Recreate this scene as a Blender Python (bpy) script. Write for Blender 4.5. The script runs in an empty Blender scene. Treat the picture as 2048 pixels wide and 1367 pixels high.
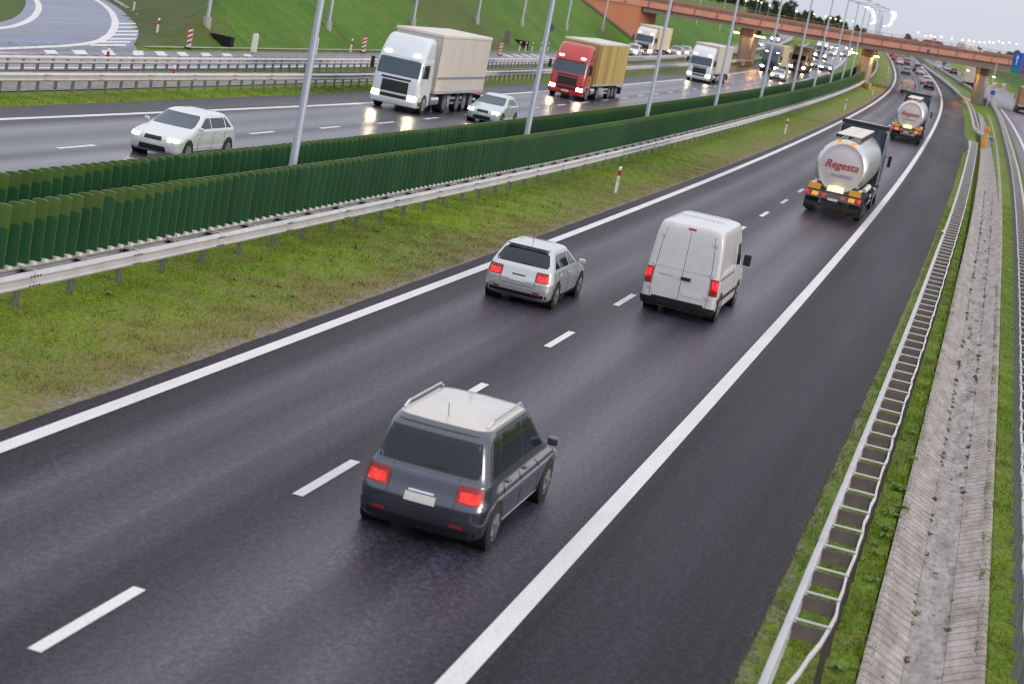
import bpy, math, random
import numpy as np
from mathutils import Vector, Matrix
sc = bpy.context.scene
COL = sc.collection
random.seed(7)
rng = np.random.default_rng(7)
R = math.radians

# ------------------------------------------------------------------ camera
F_PX, PITCH, ROLL, CAM_H = 3674.9, 0.195549, 0.197920, 7.5772
cam_d = bpy.data.cameras.new("camera")
cam = bpy.data.objects.new("camera", cam_d)
COL.objects.link(cam)
cp, sp, cr, sr = math.cos(PITCH), math.sin(PITCH), math.cos(ROLL), math.sin(ROLL)
right, up, fwd = Vector((1, 0, 0)), Vector((0, sp, cp)), Vector((0, cp, -sp))
Rt = right * cr + up * sr
Up = up * cr - right * sr
m = Matrix((Rt, Up, -fwd)).transposed().to_4x4()
m.translation = Vector((0, 0, CAM_H))
cam.matrix_world = m
cam_d.sensor_width = 36
cam_d.sensor_fit = 'HORIZONTAL'
cam_d.lens = F_PX / 2048 * 36
cam_d.clip_start = 1
cam_d.clip_end = 9000
cam_d.dof.use_dof = True
cam_d.dof.focus_distance = 44
cam_d.dof.aperture_fstop = 1.3
sc.camera = cam

# ------------------------------------------------------------------ sky, sun, exposure
SUN_EL, SUN_AZ = R(14), R(118)          # azimuth from +Y towards +X
w = bpy.data.worlds.new("World")
sc.world = w
w.use_nodes = True
nt = w.node_tree
bg = nt.nodes["Background"]
sky = nt.nodes.new("ShaderNodeTexSky")
sky.sky_type = 'NISHITA'
sky.sun_disc = False
sky.sun_elevation = SUN_EL
sky.sun_rotation = SUN_AZ
sky.air_density = 1.0
sky.dust_density = 3.0
sky.ozone_density = 2.0
hs = nt.nodes.new("ShaderNodeHueSaturation")
hs.inputs["Saturation"].default_value = 0.35
nt.links.new(sky.outputs[0], hs.inputs["Color"])
cl = nt.nodes.new("ShaderNodeMix")      # thick even cloud layer over the sky
cl.data_type = 'RGBA'
cl.inputs[0].default_value = 0.72
wtc = nt.nodes.new("ShaderNodeTexCoord"); wsx = nt.nodes.new("ShaderNodeSeparateXYZ"); nt.links.new(wtc.outputs["Generated"], wsx.inputs[0])
wr = nt.nodes.new("ShaderNodeValToRGB")   # overcast luminance: zenith brighter than the horizon
wr.color_ramp.elements[0].position = 0.0; wr.color_ramp.elements[0].color = (.545, .565, .645, 1)
wr.color_ramp.elements[1].position = 0.85; wr.color_ramp.elements[1].color = (.98, .98, 1.05, 1)
nt.links.new(wsx.outputs[2], wr.inputs[0])
wm = nt.nodes.new("ShaderNodeMix"); wm.data_type = 'RGBA'; wm.blend_type = 'MULTIPLY'; wm.inputs[0].default_value = 1
wm.inputs[7].default_value = (14.5, 14.5, 14.5, 1); nt.links.new(wr.outputs[0], wm.inputs[6]); nt.links.new(wm.outputs[2], cl.inputs[7])
nt.links.new(hs.outputs[0], cl.inputs[6])
nt.links.new(cl.outputs[2], bg.inputs[0])
bg.inputs[1].default_value = 0.11
sun_d = bpy.data.lights.new("sun", 'SUN')
sun_d.energy = 1.15
sun_d.angle = R(14)
sun_d.color = (1.0, 0.80, 0.60)
sun = bpy.data.objects.new("sun", sun_d)
COL.objects.link(sun)
sdir = Vector((math.sin(SUN_AZ) * math.cos(SUN_EL), math.cos(SUN_AZ) * math.cos(SUN_EL), math.sin(SUN_EL)))
sun.rotation_euler = (-sdir).to_track_quat('-Z', 'Y').to_euler()
sun.location = (0, 0, 60)
sc.view_settings.view_transform = 'Standard'
sc.view_settings.look = 'None'
sc.view_settings.gamma = 1
sc.view_settings.exposure = 0.0
sc.cycles.sample_clamp_indirect = 6
sc.cycles.filter_width = 1.1

# ------------------------------------------------------------------ road coordinates (s along, o right of the inner edge line, h up)
KN = [-20, 0, 20, 40, 60, 80, 100, 130, 160, 200, 250, 300, 400, 520, 700]
KV = [-.0002959, -.0001717, -.00012, -.0001561, -.0001843, -.0001633, -.0001138, -.0000959, -.0001269, -.0002135,
      -.0003206, -.0003082, -.0001215, -.0001, 0]
SS = np.arange(-200, 5200, 1.0)
_k = np.interp(SS, KN, KV)
_i0 = int(np.argmin(abs(SS + 15)))
TH = np.cumsum(_k)
TH = TH - TH[_i0] + 0.2330735 + _k[_i0]
SX = np.cumsum(np.sin(TH)); SX = SX - SX[_i0] - 8.649916 + math.sin(TH[_i0])
SY = np.cumsum(np.cos(TH)); SY = SY - SY[_i0] + math.cos(TH[_i0]) + 15
G1, S4 = 2.28492e-5, 450.0
SZ = np.where(SS < 0, 0, G1 * SS**2)
_t = np.clip(SS - S4, 0, 250)
SZ = np.where(SS > S4, G1 * S4**2 + 2 * G1 * S4 * (_t - _t**2 / 500), SZ)

def Wp(s, o, h=0.0):
    s = np.asarray(s, float); o = np.asarray(o, float)
    th = np.interp(s, SS, TH)
    x = np.interp(s, SS, SX) + o * np.cos(th)
    y = np.interp(s, SS, SY) - o * np.sin(th)
    z = np.interp(s, SS, SZ) + h
    return np.stack(np.broadcast_arrays(x, y, z), -1)
def W(s, o, h=0.0):
    return Vector([float(a) for a in Wp(s, o, h)])
def heading(s):
    return -float(np.interp(s, SS, TH))

# ------------------------------------------------------------------ mesh builder
class MB:
    def __init__(self):
        self.v = []; self.f = []; self.m = []; self.uv = []
    def add(self, verts, faces, mi=0, uv=None):
        b = len(self.v)
        self.v += [tuple(map(float, p)) for p in verts]
        self.f += [tuple(i + b for i in f) for f in faces]
        self.m += [mi] * len(faces)
        self.uv += list(uv) if uv is not None else [(0.0, 0.0)] * len(verts)
        return self
    def box(self, cx, cy, cz, dx, dy, dz, mi=0, rz=0.0, rx=0.0):
        M = Matrix.Rotation(rz, 3, 'Z') @ Matrix.Rotation(rx, 3, 'X')
        vs = []
        for k in (-.5, .5):
            for j in (-.5, .5):
                for i in (-.5, .5):
                    p = M @ Vector((i * dx, j * dy, k * dz))
                    vs.append((p.x + cx, p.y + cy, p.z + cz))
        return self.add(vs, [(0, 2, 3, 1), (4, 5, 7, 6), (0, 1, 5, 4), (2, 6, 7, 3), (0, 4, 6, 2), (1, 3, 7, 5)], mi)
    def cyl(self, p0, p1, r0, r1=None, n=12, mi=0):
        p0 = Vector(p0); p1 = Vector(p1); r1 = r0 if r1 is None else r1
        d = (p1 - p0).normalized()
        a = d.orthogonal().normalized(); b = d.cross(a)
        vs = []
        for p, r in ((p0, r0), (p1, r1)):
            for i in range(n):
                t = 2 * math.pi * i / n
                vs.append(p + a * (r * math.cos(t)) + b * (r * math.sin(t)))
        fs = [(i, (i + 1) % n, n + (i + 1) % n, n + i) for i in range(n)]
        fs += [tuple(range(n - 1, -1, -1)), tuple(range(n, 2 * n))]
        return self.add(vs, fs, mi)
    def grid(self, P, mi=0, uv=None, closed=False):
        P = np.asarray(P, float)
        nu, nv = P.shape[:2]
        fs = []
        for i in range(nu - 1):
            for j in range(nv - 1 if not closed else nv):
                j2 = (j + 1) % nv
                fs.append((i * nv + j, (i + 1) * nv + j, (i + 1) * nv + j2, i * nv + j2))
        return self.add(P.reshape(-1, 3), fs, mi, None if uv is None else np.asarray(uv).reshape(-1, 2))
    def poly(self, pts, z0, z1, mi=0):
        n = len(pts)
        vs = [(x, y, z0) for x, y in pts] + [(x, y, z1) for x, y in pts]
        fs = [(i, (i + 1) % n, n + (i + 1) % n, n + i) for i in range(n)]
        fs += [tuple(range(n - 1, -1, -1)), tuple(range(n, 2 * n))]
        return self.add(vs, fs, mi)
    def build(self, name, mats, parent=None, smooth=0, bevel=0.0, kind=None):
        me = bpy.data.meshes.new(name)
        me.from_pydata(self.v, [], self.f)
        if not isinstance(mats, (list, tuple)): mats = [mats]
        for mm in mats: me.materials.append(mm)
        if len(mats) > 1: me.polygons.foreach_set("material_index", self.m)
        uvl = me.uv_layers.new(name="UVMap")
        li = np.empty(len(me.loops), np.int32); me.loops.foreach_get("vertex_index", li)
        uvl.data.foreach_set("uv", np.asarray(self.uv, np.float32)[li].ravel())
        if smooth:
            me.polygons.foreach_set("use_smooth", [True] * len(me.polygons))
            me.set_sharp_from_angle(angle=R(smooth))
        me.update()
        o = bpy.data.objects.new(name, me); COL.objects.link(o)
        if parent is not None: o.parent = parent
        if bevel:
            bm = o.modifiers.new("bevel", 'BEVEL'); bm.width = bevel; bm.segments = 2; bm.limit_method = 'ANGLE'; bm.angle_limit = R(40)
        if kind: o["kind"] = kind
        return o

def tag(o, label, cat, group=None):
    o["label"] = label; o["category"] = cat
    if group: o["group"] = group
    return o
def thing(name, label, cat, s, o, h=0.0, rot=0.0, group=None):
    e = bpy.data.objects.new(name, None); COL.objects.link(e)
    e.location = W(s, o, h); e.rotation_euler = (0, 0, heading(s) + rot)
    e.empty_display_size = .3
    return tag(e, label, cat, group)
def copy_tree(o, parent=None):
    c = o.copy(); COL.objects.link(c)
    if parent is not None: c.parent = parent
    for ch in list(o.children): copy_tree(ch, c)
    return c
def place(e, s, o, h=0.0, rot=0.0):
    e.location = W(s, o, h); e.rotation_euler = (0, 0, heading(s) + rot)
def ordinal(i):
    return ["first", "second", "third", "fourth", "fifth", "sixth", "seventh", "eighth", "ninth", "tenth", "eleventh", "twelfth",
            "thirteenth", "fourteenth", "fifteenth", "sixteenth"][i]

# ------------------------------------------------------------------ materials
def mat(name, col, rough=.5, metal=0.0, var=.12, scale=6.0, emit=None, strength=0.0, coat=0.0, spec=.5, dirt=0.0, bump=0.0):
    M = bpy.data.materials.new(name); M.use_nodes = True
    n = M.node_tree.nodes; l = M.node_tree.links; b = n["Principled BSDF"]
    b.inputs["Roughness"].default_value = rough; b.inputs["Metallic"].default_value = metal
    b.inputs["Specular IOR Level"].default_value = spec
    if coat:
        b.inputs["Coat Weight"].default_value = coat; b.inputs["Coat Roughness"].default_value = .06
    if emit:
        b.inputs["Emission Color"].default_value = (*emit, 1); b.inputs["Emission Strength"].default_value = strength
    tc = n.new("ShaderNodeTexCoord"); nz = n.new("ShaderNodeTexNoise"); nz.inputs["Scale"].default_value = scale; nz.inputs["Detail"].default_value = 5
    l.new(tc.outputs["Object"], nz.inputs["Vector"])
    mx = n.new("ShaderNodeMix"); mx.data_type = 'RGBA'
    mx.inputs[6].default_value = (*[c * (1 - var) for c in col], 1); mx.inputs[7].default_value = (*[min(1, c * (1 + var)) for c in col], 1)
    l.new(nz.outputs[0], mx.inputs[0]); l.new(mx.outputs[2], b.inputs["Base Color"])
    if bump:
        bp = n.new("ShaderNodeBump"); bp.inputs["Strength"].default_value = bump; bp.inputs["Distance"].default_value = .01
        l.new(nz.outputs[0], bp.inputs["Height"]); l.new(bp.outputs[0], b.inputs["Normal"])
    return M

def uvmat(name):
    M = bpy.data.materials.new(name); M.use_nodes = True
    n = M.node_tree.nodes; l = M.node_tree.links
    tc = n.new("ShaderNodeTexCoord")
    def noise(scale, stretch=(1, 1), detail=3, rough=.55):
        mp = n.new("ShaderNodeMapping"); mp.inputs["Scale"].default_value = (stretch[0], stretch[1], 1)
        l.new(tc.outputs["UV"], mp.inputs["Vector"])
        nz = n.new("ShaderNodeTexNoise"); nz.inputs["Scale"].default_value = scale; nz.inputs["Detail"].default_value = detail; nz.inputs["Roughness"].default_value = rough
        l.new(mp.outputs[0], nz.inputs["Vector"])
        return nz.outputs[0]
    def ramp(fac, stops):
        r = n.new("ShaderNodeValToRGB")
        e = r.color_ramp.elements
        while len(e) < len(stops): e.new(0.5)
        for el, (p, c) in zip(e, stops):
            el.position = p; el.color = (*c, 1) if isinstance(c, tuple) else (c, c, c, 1)
        l.new(fac, r.inputs[0]); return r.outputs[0]
    def mix(fac, a, b, blend='MIX'):
        x = n.new("ShaderNodeMix"); x.data_type = 'RGBA'; x.blend_type = blend
        for sock, val in ((x.inputs[0], fac), (x.inputs[6], a), (x.inputs[7], b)):
            if isinstance(val, (int, float)): sock.default_value = val
            elif isinstance(val, tuple): sock.default_value = (*val, 1)
            else: l.new(val, sock)
        return x.outputs[2]
    def math_(op, a, b=None):
        x = n.new("ShaderNodeMath"); x.operation = op
        for sock, val in ((x.inputs[0], a), (x.inputs[1], b)):
            if val is None: continue
            if isinstance(val, (int, float)): sock.default_value = val
            else: l.new(val, sock)
        return x.outputs[0]
    sx = n.new("ShaderNodeSeparateXYZ"); l.new(tc.outputs["UV"], sx.inputs[0])
    return M, n, l, n["Principled BSDF"], noise, ramp, mix, math_, sx.outputs[0], sx.outputs[1]

def asphalt(name, base, tracks, o0, o1, rough=.5, wet=.0, grain=1.0, spec=.34):
    M, n, l, b, noise, ramp, mix, mth, U, V = uvmat(name)
    g = noise(9, (1, 1), 3, .75)
    g2 = noise(20, (1, 1), 2, .85)
    streak = noise(1.0, (.012, 1.5), 4)
    streak2 = noise(1.0, (.05, .5), 3)
    c = ramp(g, [(.36, tuple(x * max(.1, 1 - .55 * grain) for x in base)), (.5, base), (.64, tuple(x * (1 + 1.0 * grain) for x in base))])
    c = mix(.45, c, ramp(g2, [(.36, tuple(x * max(.06, 1 - .7 * grain) for x in base)), (.66, tuple(x * (1 + 1.5 * grain) for x in base))]))
    c = mix(.8, c, ramp(streak, [(.36, (.66, .62, .62)), (.64, (1.4, 1.36, 1.38))]), 'MULTIPLY')
    c = mix(.6, c, ramp(streak2, [(.3, (.75, .74, .76)), (.7, (1.2, 1.16, 1.15))]), 'MULTIPLY')
    nv = mth('DIVIDE', mth('SUBTRACT', V, o0), o1 - o0)
    tr = ramp(nv, [((a - o0) / (o1 - o0), v) for a, v in tracks])
    c = mix(.85, c, ramp(tr, [(0, (.56, .51, .53)), (1, (1.62, 1.68, 1.95))]), 'MULTIPLY')
    # oil and tar marks, a longitudinal paving seam, small repaired cracks
    st = ramp(noise(.35, (.25, 1.6), 5, .7), [(.58, 0.0), (.72, 1.0)])
    c = mix(mth('MULTIPLY', st, .45), c, tuple(x * .45 for x in base))
    sm = mth('COMPARE', V, o0 + (o1 - o0) * .735); sm.node.inputs[2].default_value = .012
    c = mix(mth('MULTIPLY', sm, .75), c, tuple(x * .3 for x in base))
    l.new(mth("ADD", spec * .30, mth("MULTIPLY", tr, spec * 1.05)), b.inputs["Specular IOR Level"])
    l.new(c, b.inputs["Base Color"])
    rg = mth('SUBTRACT', rough, mth('MULTIPLY', tr, .12 + wet))
    rg = mth('ADD', rg, mth('MULTIPLY', mth('SUBTRACT', streak2, .5), .25))
    l.new(rg, b.inputs["Roughness"])
    bp = n.new("ShaderNodeBump"); bp.inputs["Strength"].default_value = .35 * grain; bp.inputs["Distance"].default_value = .012
    l.new(g2, bp.inputs["Height"]); l.new(bp.outputs[0], b.inputs["Normal"])
    return M

trk = [(-.5, 0), (.7, .15), (1.2, .75), (1.9, .45), (2.6, .75), (3.4, .2), (4.2, .35), (4.9, 1.0), (5.7, .7), (6.5, 1.0), (7.2, .35), (7.7, .12), (7.95, .0), (9.0, .10), (10.4, .0)]
trL = [(-20, .0), (-17.2, .1), (-16.4, .9), (-15.3, .5), (-14.4, .9), (-13.6, .3), (-12.8, .9), (-12, .6), (-11.3, .9), (-9.8, .1)]
A_RIGHT = asphalt("asphalt_right", (.0222, .0196, .0258), trk, -.6, 11.0, .52, 0, 1.7)
A_LEFT = asphalt("asphalt_wet", (.036, .036, .048), trL, -20, -9.5, .45, .08, .6, .55)
A_OLD = asphalt("asphalt_pale", (.15, .14, .15), [(-30, .3), (-27, .8), (-25, .2)], -30, -24, .5, 0, .5)
A_RAMP = asphalt("asphalt_ramp", (.08, .104, .145), [(-60, .4), (-40, .8), (-28, .5)], -60, -28, .42, .0, .5)
A_SLIP = asphalt("asphalt_slip", (.13, .12, .13), [(15, .1), (19, .8), (26, .2)], 14, 28, .5, 0, .5)

def paint_mat():
    M, n, l, b, noise, ramp, mix, mth, U, V = uvmat("road_paint")
    c = mix(.7, (.74, .72, .72), ramp(noise(22, (1, 1), 3), [(.34, (.76, .74, .74)), (.52, (1, 1, 1))]), 'MULTIPLY')
    c = mix(.5, c, ramp(noise(2, (.3, 1), 4), [(.3, (.75, .74, .74)), (.65, (1, 1, 1))]), 'MULTIPLY')
    l.new(c, b.inputs["Base Color"]); b.inputs["Roughness"].default_value = .55
    return M
PAINT = paint_mat()

def grass_mat(name="grass", gain=1.0):
    M, n, l, b, noise, ramp, mix, mth, U, V = uvmat(name)
    g = lambda *c: tuple(x * gain for x in c)
    fine = noise(9, (1, 1), 4, .7)
    mid = noise(1.1, (1, 1), 4, .6)
    big = noise(.22, (.7, 1), 3)
    vb = noise(.055, (1, 1), 4, .6)
    mow = noise(1.0, (.9, .16), 3, .6)
    green = ramp(fine, [(.25, g(.046, .088, .007)), (.5, g(.145, .228, .014)), (.75, g(.28, .37, .040))])
    green = mix(.75, green, ramp(vb, [(.3, (.62, .66, .6)), (.68, (1.2, 1.18, 1.1))]), 'MULTIPLY')
    green = mix(.7, green, ramp(mow, [(.3, (.66, .72, .7)), (.7, (1.22, 1.18, 1.1))]), 'MULTIPLY')
    dry = ramp(fine, [(.25, g(.11, .09, .035)), (.55, g(.20, .175, .06)), (.8, g(.31, .27, .11))])
    # dry, salt-burnt verge along the median edge of the near carriageway
    vg = ramp(mth('DIVIDE', mth('ADD', V, 6.0), 8.0), [(0.0, .0), (.3, .05), (.50, .32), (.64, .86), (.72, .95), (.76, .0)])
    lush_haze = ramp(mth('DIVIDE', mth('ADD', V, 60.0), 120.0), [(0, 1.0), (.235, 1.0), (.255, .0), (.70, .0), (.74, 1.0), (1, 1.0)])  # lush grass on the left bank; right slope darkened to imitate haze
    green = mix(lush_haze, green, mix(1.0, green, (.40, .68, .42), 'MULTIPLY'))
    far_haze = ramp(mth('DIVIDE', mth('ADD', V, 60.0), 120.0), [(0, 0.0), (.73, 0.0), (.75, 1.0), (1, 1.0)])  # distance haze on the right slope, tinted into the grass colour
    green = mix(far_haze, green, mix(1.0, green, (.62, .62, .95), 'MULTIPLY'))
    msk = mth('ADD', mth('MULTIPLY', mth('SUBTRACT', mid, .5), 1.9), mth('MULTIPLY', mth('SUBTRACT', big, .5), 1.3))
    msk = mth('ADD', msk, mth('ADD', vg, .06))
    mk = n.new("ShaderNodeClamp"); l.new(msk, mk.inputs[0])
    c = mix(mk.outputs[0], green, dry)
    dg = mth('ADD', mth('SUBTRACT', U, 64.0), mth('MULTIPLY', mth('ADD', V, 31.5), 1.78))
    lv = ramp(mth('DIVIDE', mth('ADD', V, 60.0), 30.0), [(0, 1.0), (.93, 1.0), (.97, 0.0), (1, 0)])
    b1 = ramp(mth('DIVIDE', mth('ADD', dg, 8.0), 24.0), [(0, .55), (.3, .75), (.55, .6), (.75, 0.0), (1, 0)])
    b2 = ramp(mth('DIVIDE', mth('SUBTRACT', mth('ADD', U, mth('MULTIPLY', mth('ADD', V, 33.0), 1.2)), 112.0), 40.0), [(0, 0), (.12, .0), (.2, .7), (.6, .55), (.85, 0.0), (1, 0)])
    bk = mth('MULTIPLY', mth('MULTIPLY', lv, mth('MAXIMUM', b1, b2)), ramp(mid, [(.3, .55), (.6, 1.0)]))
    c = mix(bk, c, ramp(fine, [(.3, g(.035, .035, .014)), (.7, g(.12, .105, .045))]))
    soil = ramp(mth('DIVIDE', mth('ADD', V, 2.0), 14.0), [(0, 0), (.072, 0), (.098, 1.0), (.13, 1.0), (.14, 0), (.86, 0), (.872, 1.0), (.888, 1.0), (.905, 0), (1, 0)])
    sm = mth('MULTIPLY', soil, ramp(noise(2.4, (1, 1), 4, .65), [(.40, 0.0), (.58, .9)]))
    c = mix(sm, c, ramp(fine, [(.3, (.15, .125, .10)), (.7, (.34, .30, .26))]))
    l.new(c, b.inputs["Base Color"]); b.inputs["Roughness"].default_value = .75
    b.inputs["Specular IOR Level"].default_value = .2
    bp = n.new("ShaderNodeBump"); bp.inputs["Strength"].default_value = .8; bp.inputs["Distance"].default_value = .06
    l.new(fine, bp.inputs["Height"]); l.new(bp.outputs[0], b.inputs["Normal"])
    return M
GRASS = grass_mat()

def concrete_mat(name, base, joint, rough=.8, moss=.55):
    M, n, l, b, noise, ramp, mix, mth, U, V = uvmat(name)
    c = mix(.8, base, ramp(noise(3, (1, 1), 5, .65), [(.25, (.55, .53, .5)), (.7, (1.15, 1.13, 1.12))]), 'MULTIPLY')
    c = mix(.7, c, ramp(noise(1.4, (.5, 3), 4, .6), [(.35, (.6, .57, .54)), (.6, (1.05, 1.05, 1.05))]), 'MULTIPLY')
    if joint:
        fr = mth('FRACT', mth('DIVIDE', mth('ADD', U, mth('MULTIPLY', noise(.8, (1, 1), 2), .06)), joint))
        j = ramp(fr, [(0, .0), (.06, .0), (.11, 1.0), (1, 1.0)])
        c = mix(1.0, c, ramp(j, [(0, (.22, .205, .17)), (1, (1, 1, 1))]), 'MULTIPLY')
    ms = ramp(noise(5, (1, 1.4), 5, .75), [(.52, 0.0), (.62, 1.0)])
    c = mix(mth('MULTIPLY', ms, moss), c, (.07, .075, .04))
    sil = ramp(noise(1.6, (.5, 3), 5, .7), [(.5, 0.0), (.66, 1.0)])
    c = mix(mth('MULTIPLY', sil, moss), c, (.15, .135, .115))
    l.new(c, b.inputs["Base Color"]); b.inputs["Roughness"].default_value = rough
    bp = n.new("ShaderNodeBump"); bp.inputs["Strength"].default_value = .4; bp.inputs["Distance"].default_value = .02
    l.new(noise(14, (1, 1), 4), bp.inputs["Height"]); l.new(bp.outputs[0], b.inputs["Normal"])
    return M
CONC_TILE = concrete_mat("drain_slabs", (.48, .435, .41), .30, .8, .32)
CONC_GUT = concrete_mat("drain_gutter", (.45, .42, .41), 0, .8, .6)
GALV = mat("galvanized_steel", (.56, .56, .58), .42, .55, .18, 3)
GALV_LIGHT = mat("galvanized_light", (.56, .55, .565), .45, .35, .22, 2)
RUSTY = mat("weathered_plate", (.23, .195, .18), .6, .3, .35, 9)
RUSTDARK = mat("post_weathered", (.10, .085, .078), .6, .3, .35, 7)
POST_M = mat("post_steel", (.24, .25, .28), .5, .5, .2, 6)
POLE_M = mat("lamp_post_steel", (.42, .47, .58), .45, .35, .1, 1.5)
BLADE_M = mat("green_plastic", (.062, .115, .026), .34, 0, .35, .35, spec=.5)
BLADE_D = mat("green_plastic_shade", (.014, .072, .030), .30, 0, .35, .35, spec=.5)  # darker green that paints the shade seen low on each blade
WHITE = mat("white_plastic", (.74, .74, .74), .45, 0, .06, 8)
REDREF = mat("red_reflector", (.45, .02, .025), .35, 0, .1, 8)
BLACKP = mat("black_plastic", (.012, .012, .014), .45, 0, .2, 9)
RUBBER = mat("rubber", (.016, .016, .017), .75, 0, .25, 9)
RIM = mat("alloy_rim", (.38, .38, .4), .35, .8, .1, 8)
GLASS = mat("car_glass", (.012, .018, .024), .05, 0, .1, 3, spec=.5)
GLASS_B = mat("windscreen_glass", (.03, .06, .085), .06, 0, .2, 2, spec=.8)
HEAD = mat("headlight_glow", (.9, .88, .8), .2, 0, .02, 4, emit=(1, .78, .44), strength=60)
HEADDIM = mat("marker_glow", (.9, .9, .9), .2, 0, .02, 4, emit=(1, .95, .9), strength=9)
TAIL = mat("tail_light_glow", (.5, .02, .02), .2, 0, .05, 9, emit=(1, .028, .022), strength=1.9)
TAILOFF = mat("tail_light_lens", (.32, .012, .015), .15, 0, .1, 9, coat=.5)
AMBER = mat("amber_glow", (.8, .3, .03), .3, 0, .05, 9, emit=(1, .30, .02), strength=1.1)
HAZARD = mat("orange_plate", (.78, .36, .03), .5, 0, .15, 9)
CHROME = mat("chrome", (.75, .75, .76), .18, 1.0, .05, 9)
SODIUM = mat("sodium_glow", (1, .7, .3), .3, 0, .02, 4, emit=(1, .55, .14), strength=30)
LAMPGLOW = mat("street_lamp_glow", (1, .8, .5), .3, 0, .02, 4, emit=(1, .72, .34), strength=5)
for tm in (TAIL, AMBER):
    n_ = tm.node_tree.nodes; l_ = tm.node_tree.links; pb = n_["Principled BSDF"]
    tc_ = n_.new("ShaderNodeTexCoord"); vo = n_.new("ShaderNodeTexVoronoi"); vo.inputs["Scale"].default_value = 14
    l_.new(tc_.outputs["Object"], vo.inputs["Vector"])
    mr = n_.new("ShaderNodeMapRange"); mr.inputs[1].default_value = .1; mr.inputs[2].default_value = .6; mr.inputs[3].default_value = 1.9; mr.inputs[4].default_value = .45
    l_.new(vo.outputs[0], mr.inputs[0]); l_.new(mr.outputs[0], pb.inputs["Emission Strength"])
PLATE = mat("plate_white", (.62, .62, .6), .5, 0, .05, 20)
CHASSIS = mat("chassis_dark", (.02, .02, .022), .6, .2, .3, 6)

# ------------------------------------------------------------------ terrain
def edge_o(o): return 62 + (-31.5 - o) * 1.78 + 2
def T(s, o):
    s = np.asarray(s, float); o = np.asarray(o, float)
    d1 = -31.6 - o
    d2 = (s - edge_o(o)) * .49
    e = np.clip(np.minimum(d1, d2), 0, None)
    h = np.minimum(e * .60, 6.6 + 3.0 * np.clip((150 - s) / 60, 0, 1))
    # behind the bridge the bank carries on, lower
    h = np.where(s > 300, np.minimum(h, 4.2), h)
    e2 = np.clip(o - 29, 0, None) * np.clip((s - 150) / 60, 0, 1)
    h = h + np.minimum(e2 * .4, 5.5)
    h = h + np.clip((s - 470) / 600, 0, 1) * 2.0 * (np.sin(o * .011 + s * .003) + 1) * (np.clip(np.abs(o) - 60, 0, 200) / 200)
    # drain trench
    dr = np.clip((o - 11.74) / .1, 0, 1) * np.clip((13.3 - o) / .1, 0, 1) * np.clip((232 - s) / 10, 0, 1)
    h = h - .55 * dr
    ln = np.clip((-21.4 - o) / .2, 0, 1) * np.clip((o + 24.4) / .2, 0, 1)
    return h - .035 - .12 * ln * 0
OL = np.unique(np.concatenate([-np.geomspace(80, 1500, 14), np.arange(-80, -31, 1.6), np.arange(-31.6, -19, 1.2), np.arange(-19, 10, 1.3),
      [10.4, 10.9, 11.4, 11.73, 11.76, 11.84, 12.2, 12.5, 12.8, 13.2, 13.29, 13.32, 13.8], np.arange(14.4, 34, 1.5), np.arange(34, 80, 4), np.geomspace(80, 1500, 14)]))
SL = np.concatenate([np.arange(-60, 130, 2.0), np.arange(130, 480, 5.0), np.arange(480, 1000, 30), np.arange(1000, 5000, 250)])
sg, og = np.meshgrid(SL, OL, indexing='ij')
hg = T(sg, og) + .02 * np.sin(sg * 1.3 + og * 2.1) * (np.abs(og) > 20) * (np.abs(og + 27) > 7)
MB().grid(Wp(sg, og, hg)[:, ::1], uv=np.stack([sg, og], -1)).build("ground", GRASS, smooth=60, kind='structure')

def strip(name, s0, s1, oa, ob, h, material, step=2.0, no=1, kind='structure', label=None):
    n = max(2, int((s1 - s0) / step) + 1)
    s = np.linspace(s0, s1, n)
    a = oa(s) if callable(oa) else np.full(n, float(oa)); b = ob(s) if callable(ob) else np.full(n, float(ob))
    t = np.linspace(0, 1, no + 1)
    o = a[:, None] + (b - a)[:, None] * t[None]
    sgrid = np.repeat(s[:, None], no + 1, 1)
    ob_ = MB().grid(Wp(sgrid, o, h), uv=np.stack([sgrid, o], -1)).build(name, material, kind=kind)
    return ob_
def pl(xs, ys): return lambda s: np.interp(s, xs, ys)
wob = lambda amp, f, ph: (lambda s: amp * np.sin(s * f + ph) + amp * .6 * np.sin(s * f * 2.7 + ph * 2))
# near carriageway
w1 = wob(.010, 1.9, 0)
asL = lambda s: np.interp(s, [-20, 0, 30, 400], [-.5, -.42, -.55, -.6]) + w1(s)
asR = lambda s: np.interp(s, [-60, 60, 104, 128, 134, 146, 158, 400], [10.3, 10.5, 10.65, 10.75, 11.25, 11.2, 10.6, 10.3]) + w1(s + 3)
strip("carriageway", -60, 700, asL, asR, 0.0, A_RIGHT, .5)
strip("edge_line", -60, 600, -.13, .13, .006, PAINT, 2)
strip("outer_edge_line", -60, 600, 7.46, 7.74, .006, PAINT, 2)
mb = MB()
for k in range(-5, 60):
    s0 = -12.504 + 7.16 * k
    sgrid, o = np.meshgrid([s0, s0 + 2.36], [3.72, 3.88], indexing='ij')
    mb.grid(Wp(sgrid, o, .006), uv=np.stack([sgrid, o], -1))
mb.build("lane_dashes", PAINT, kind='structure')
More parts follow.
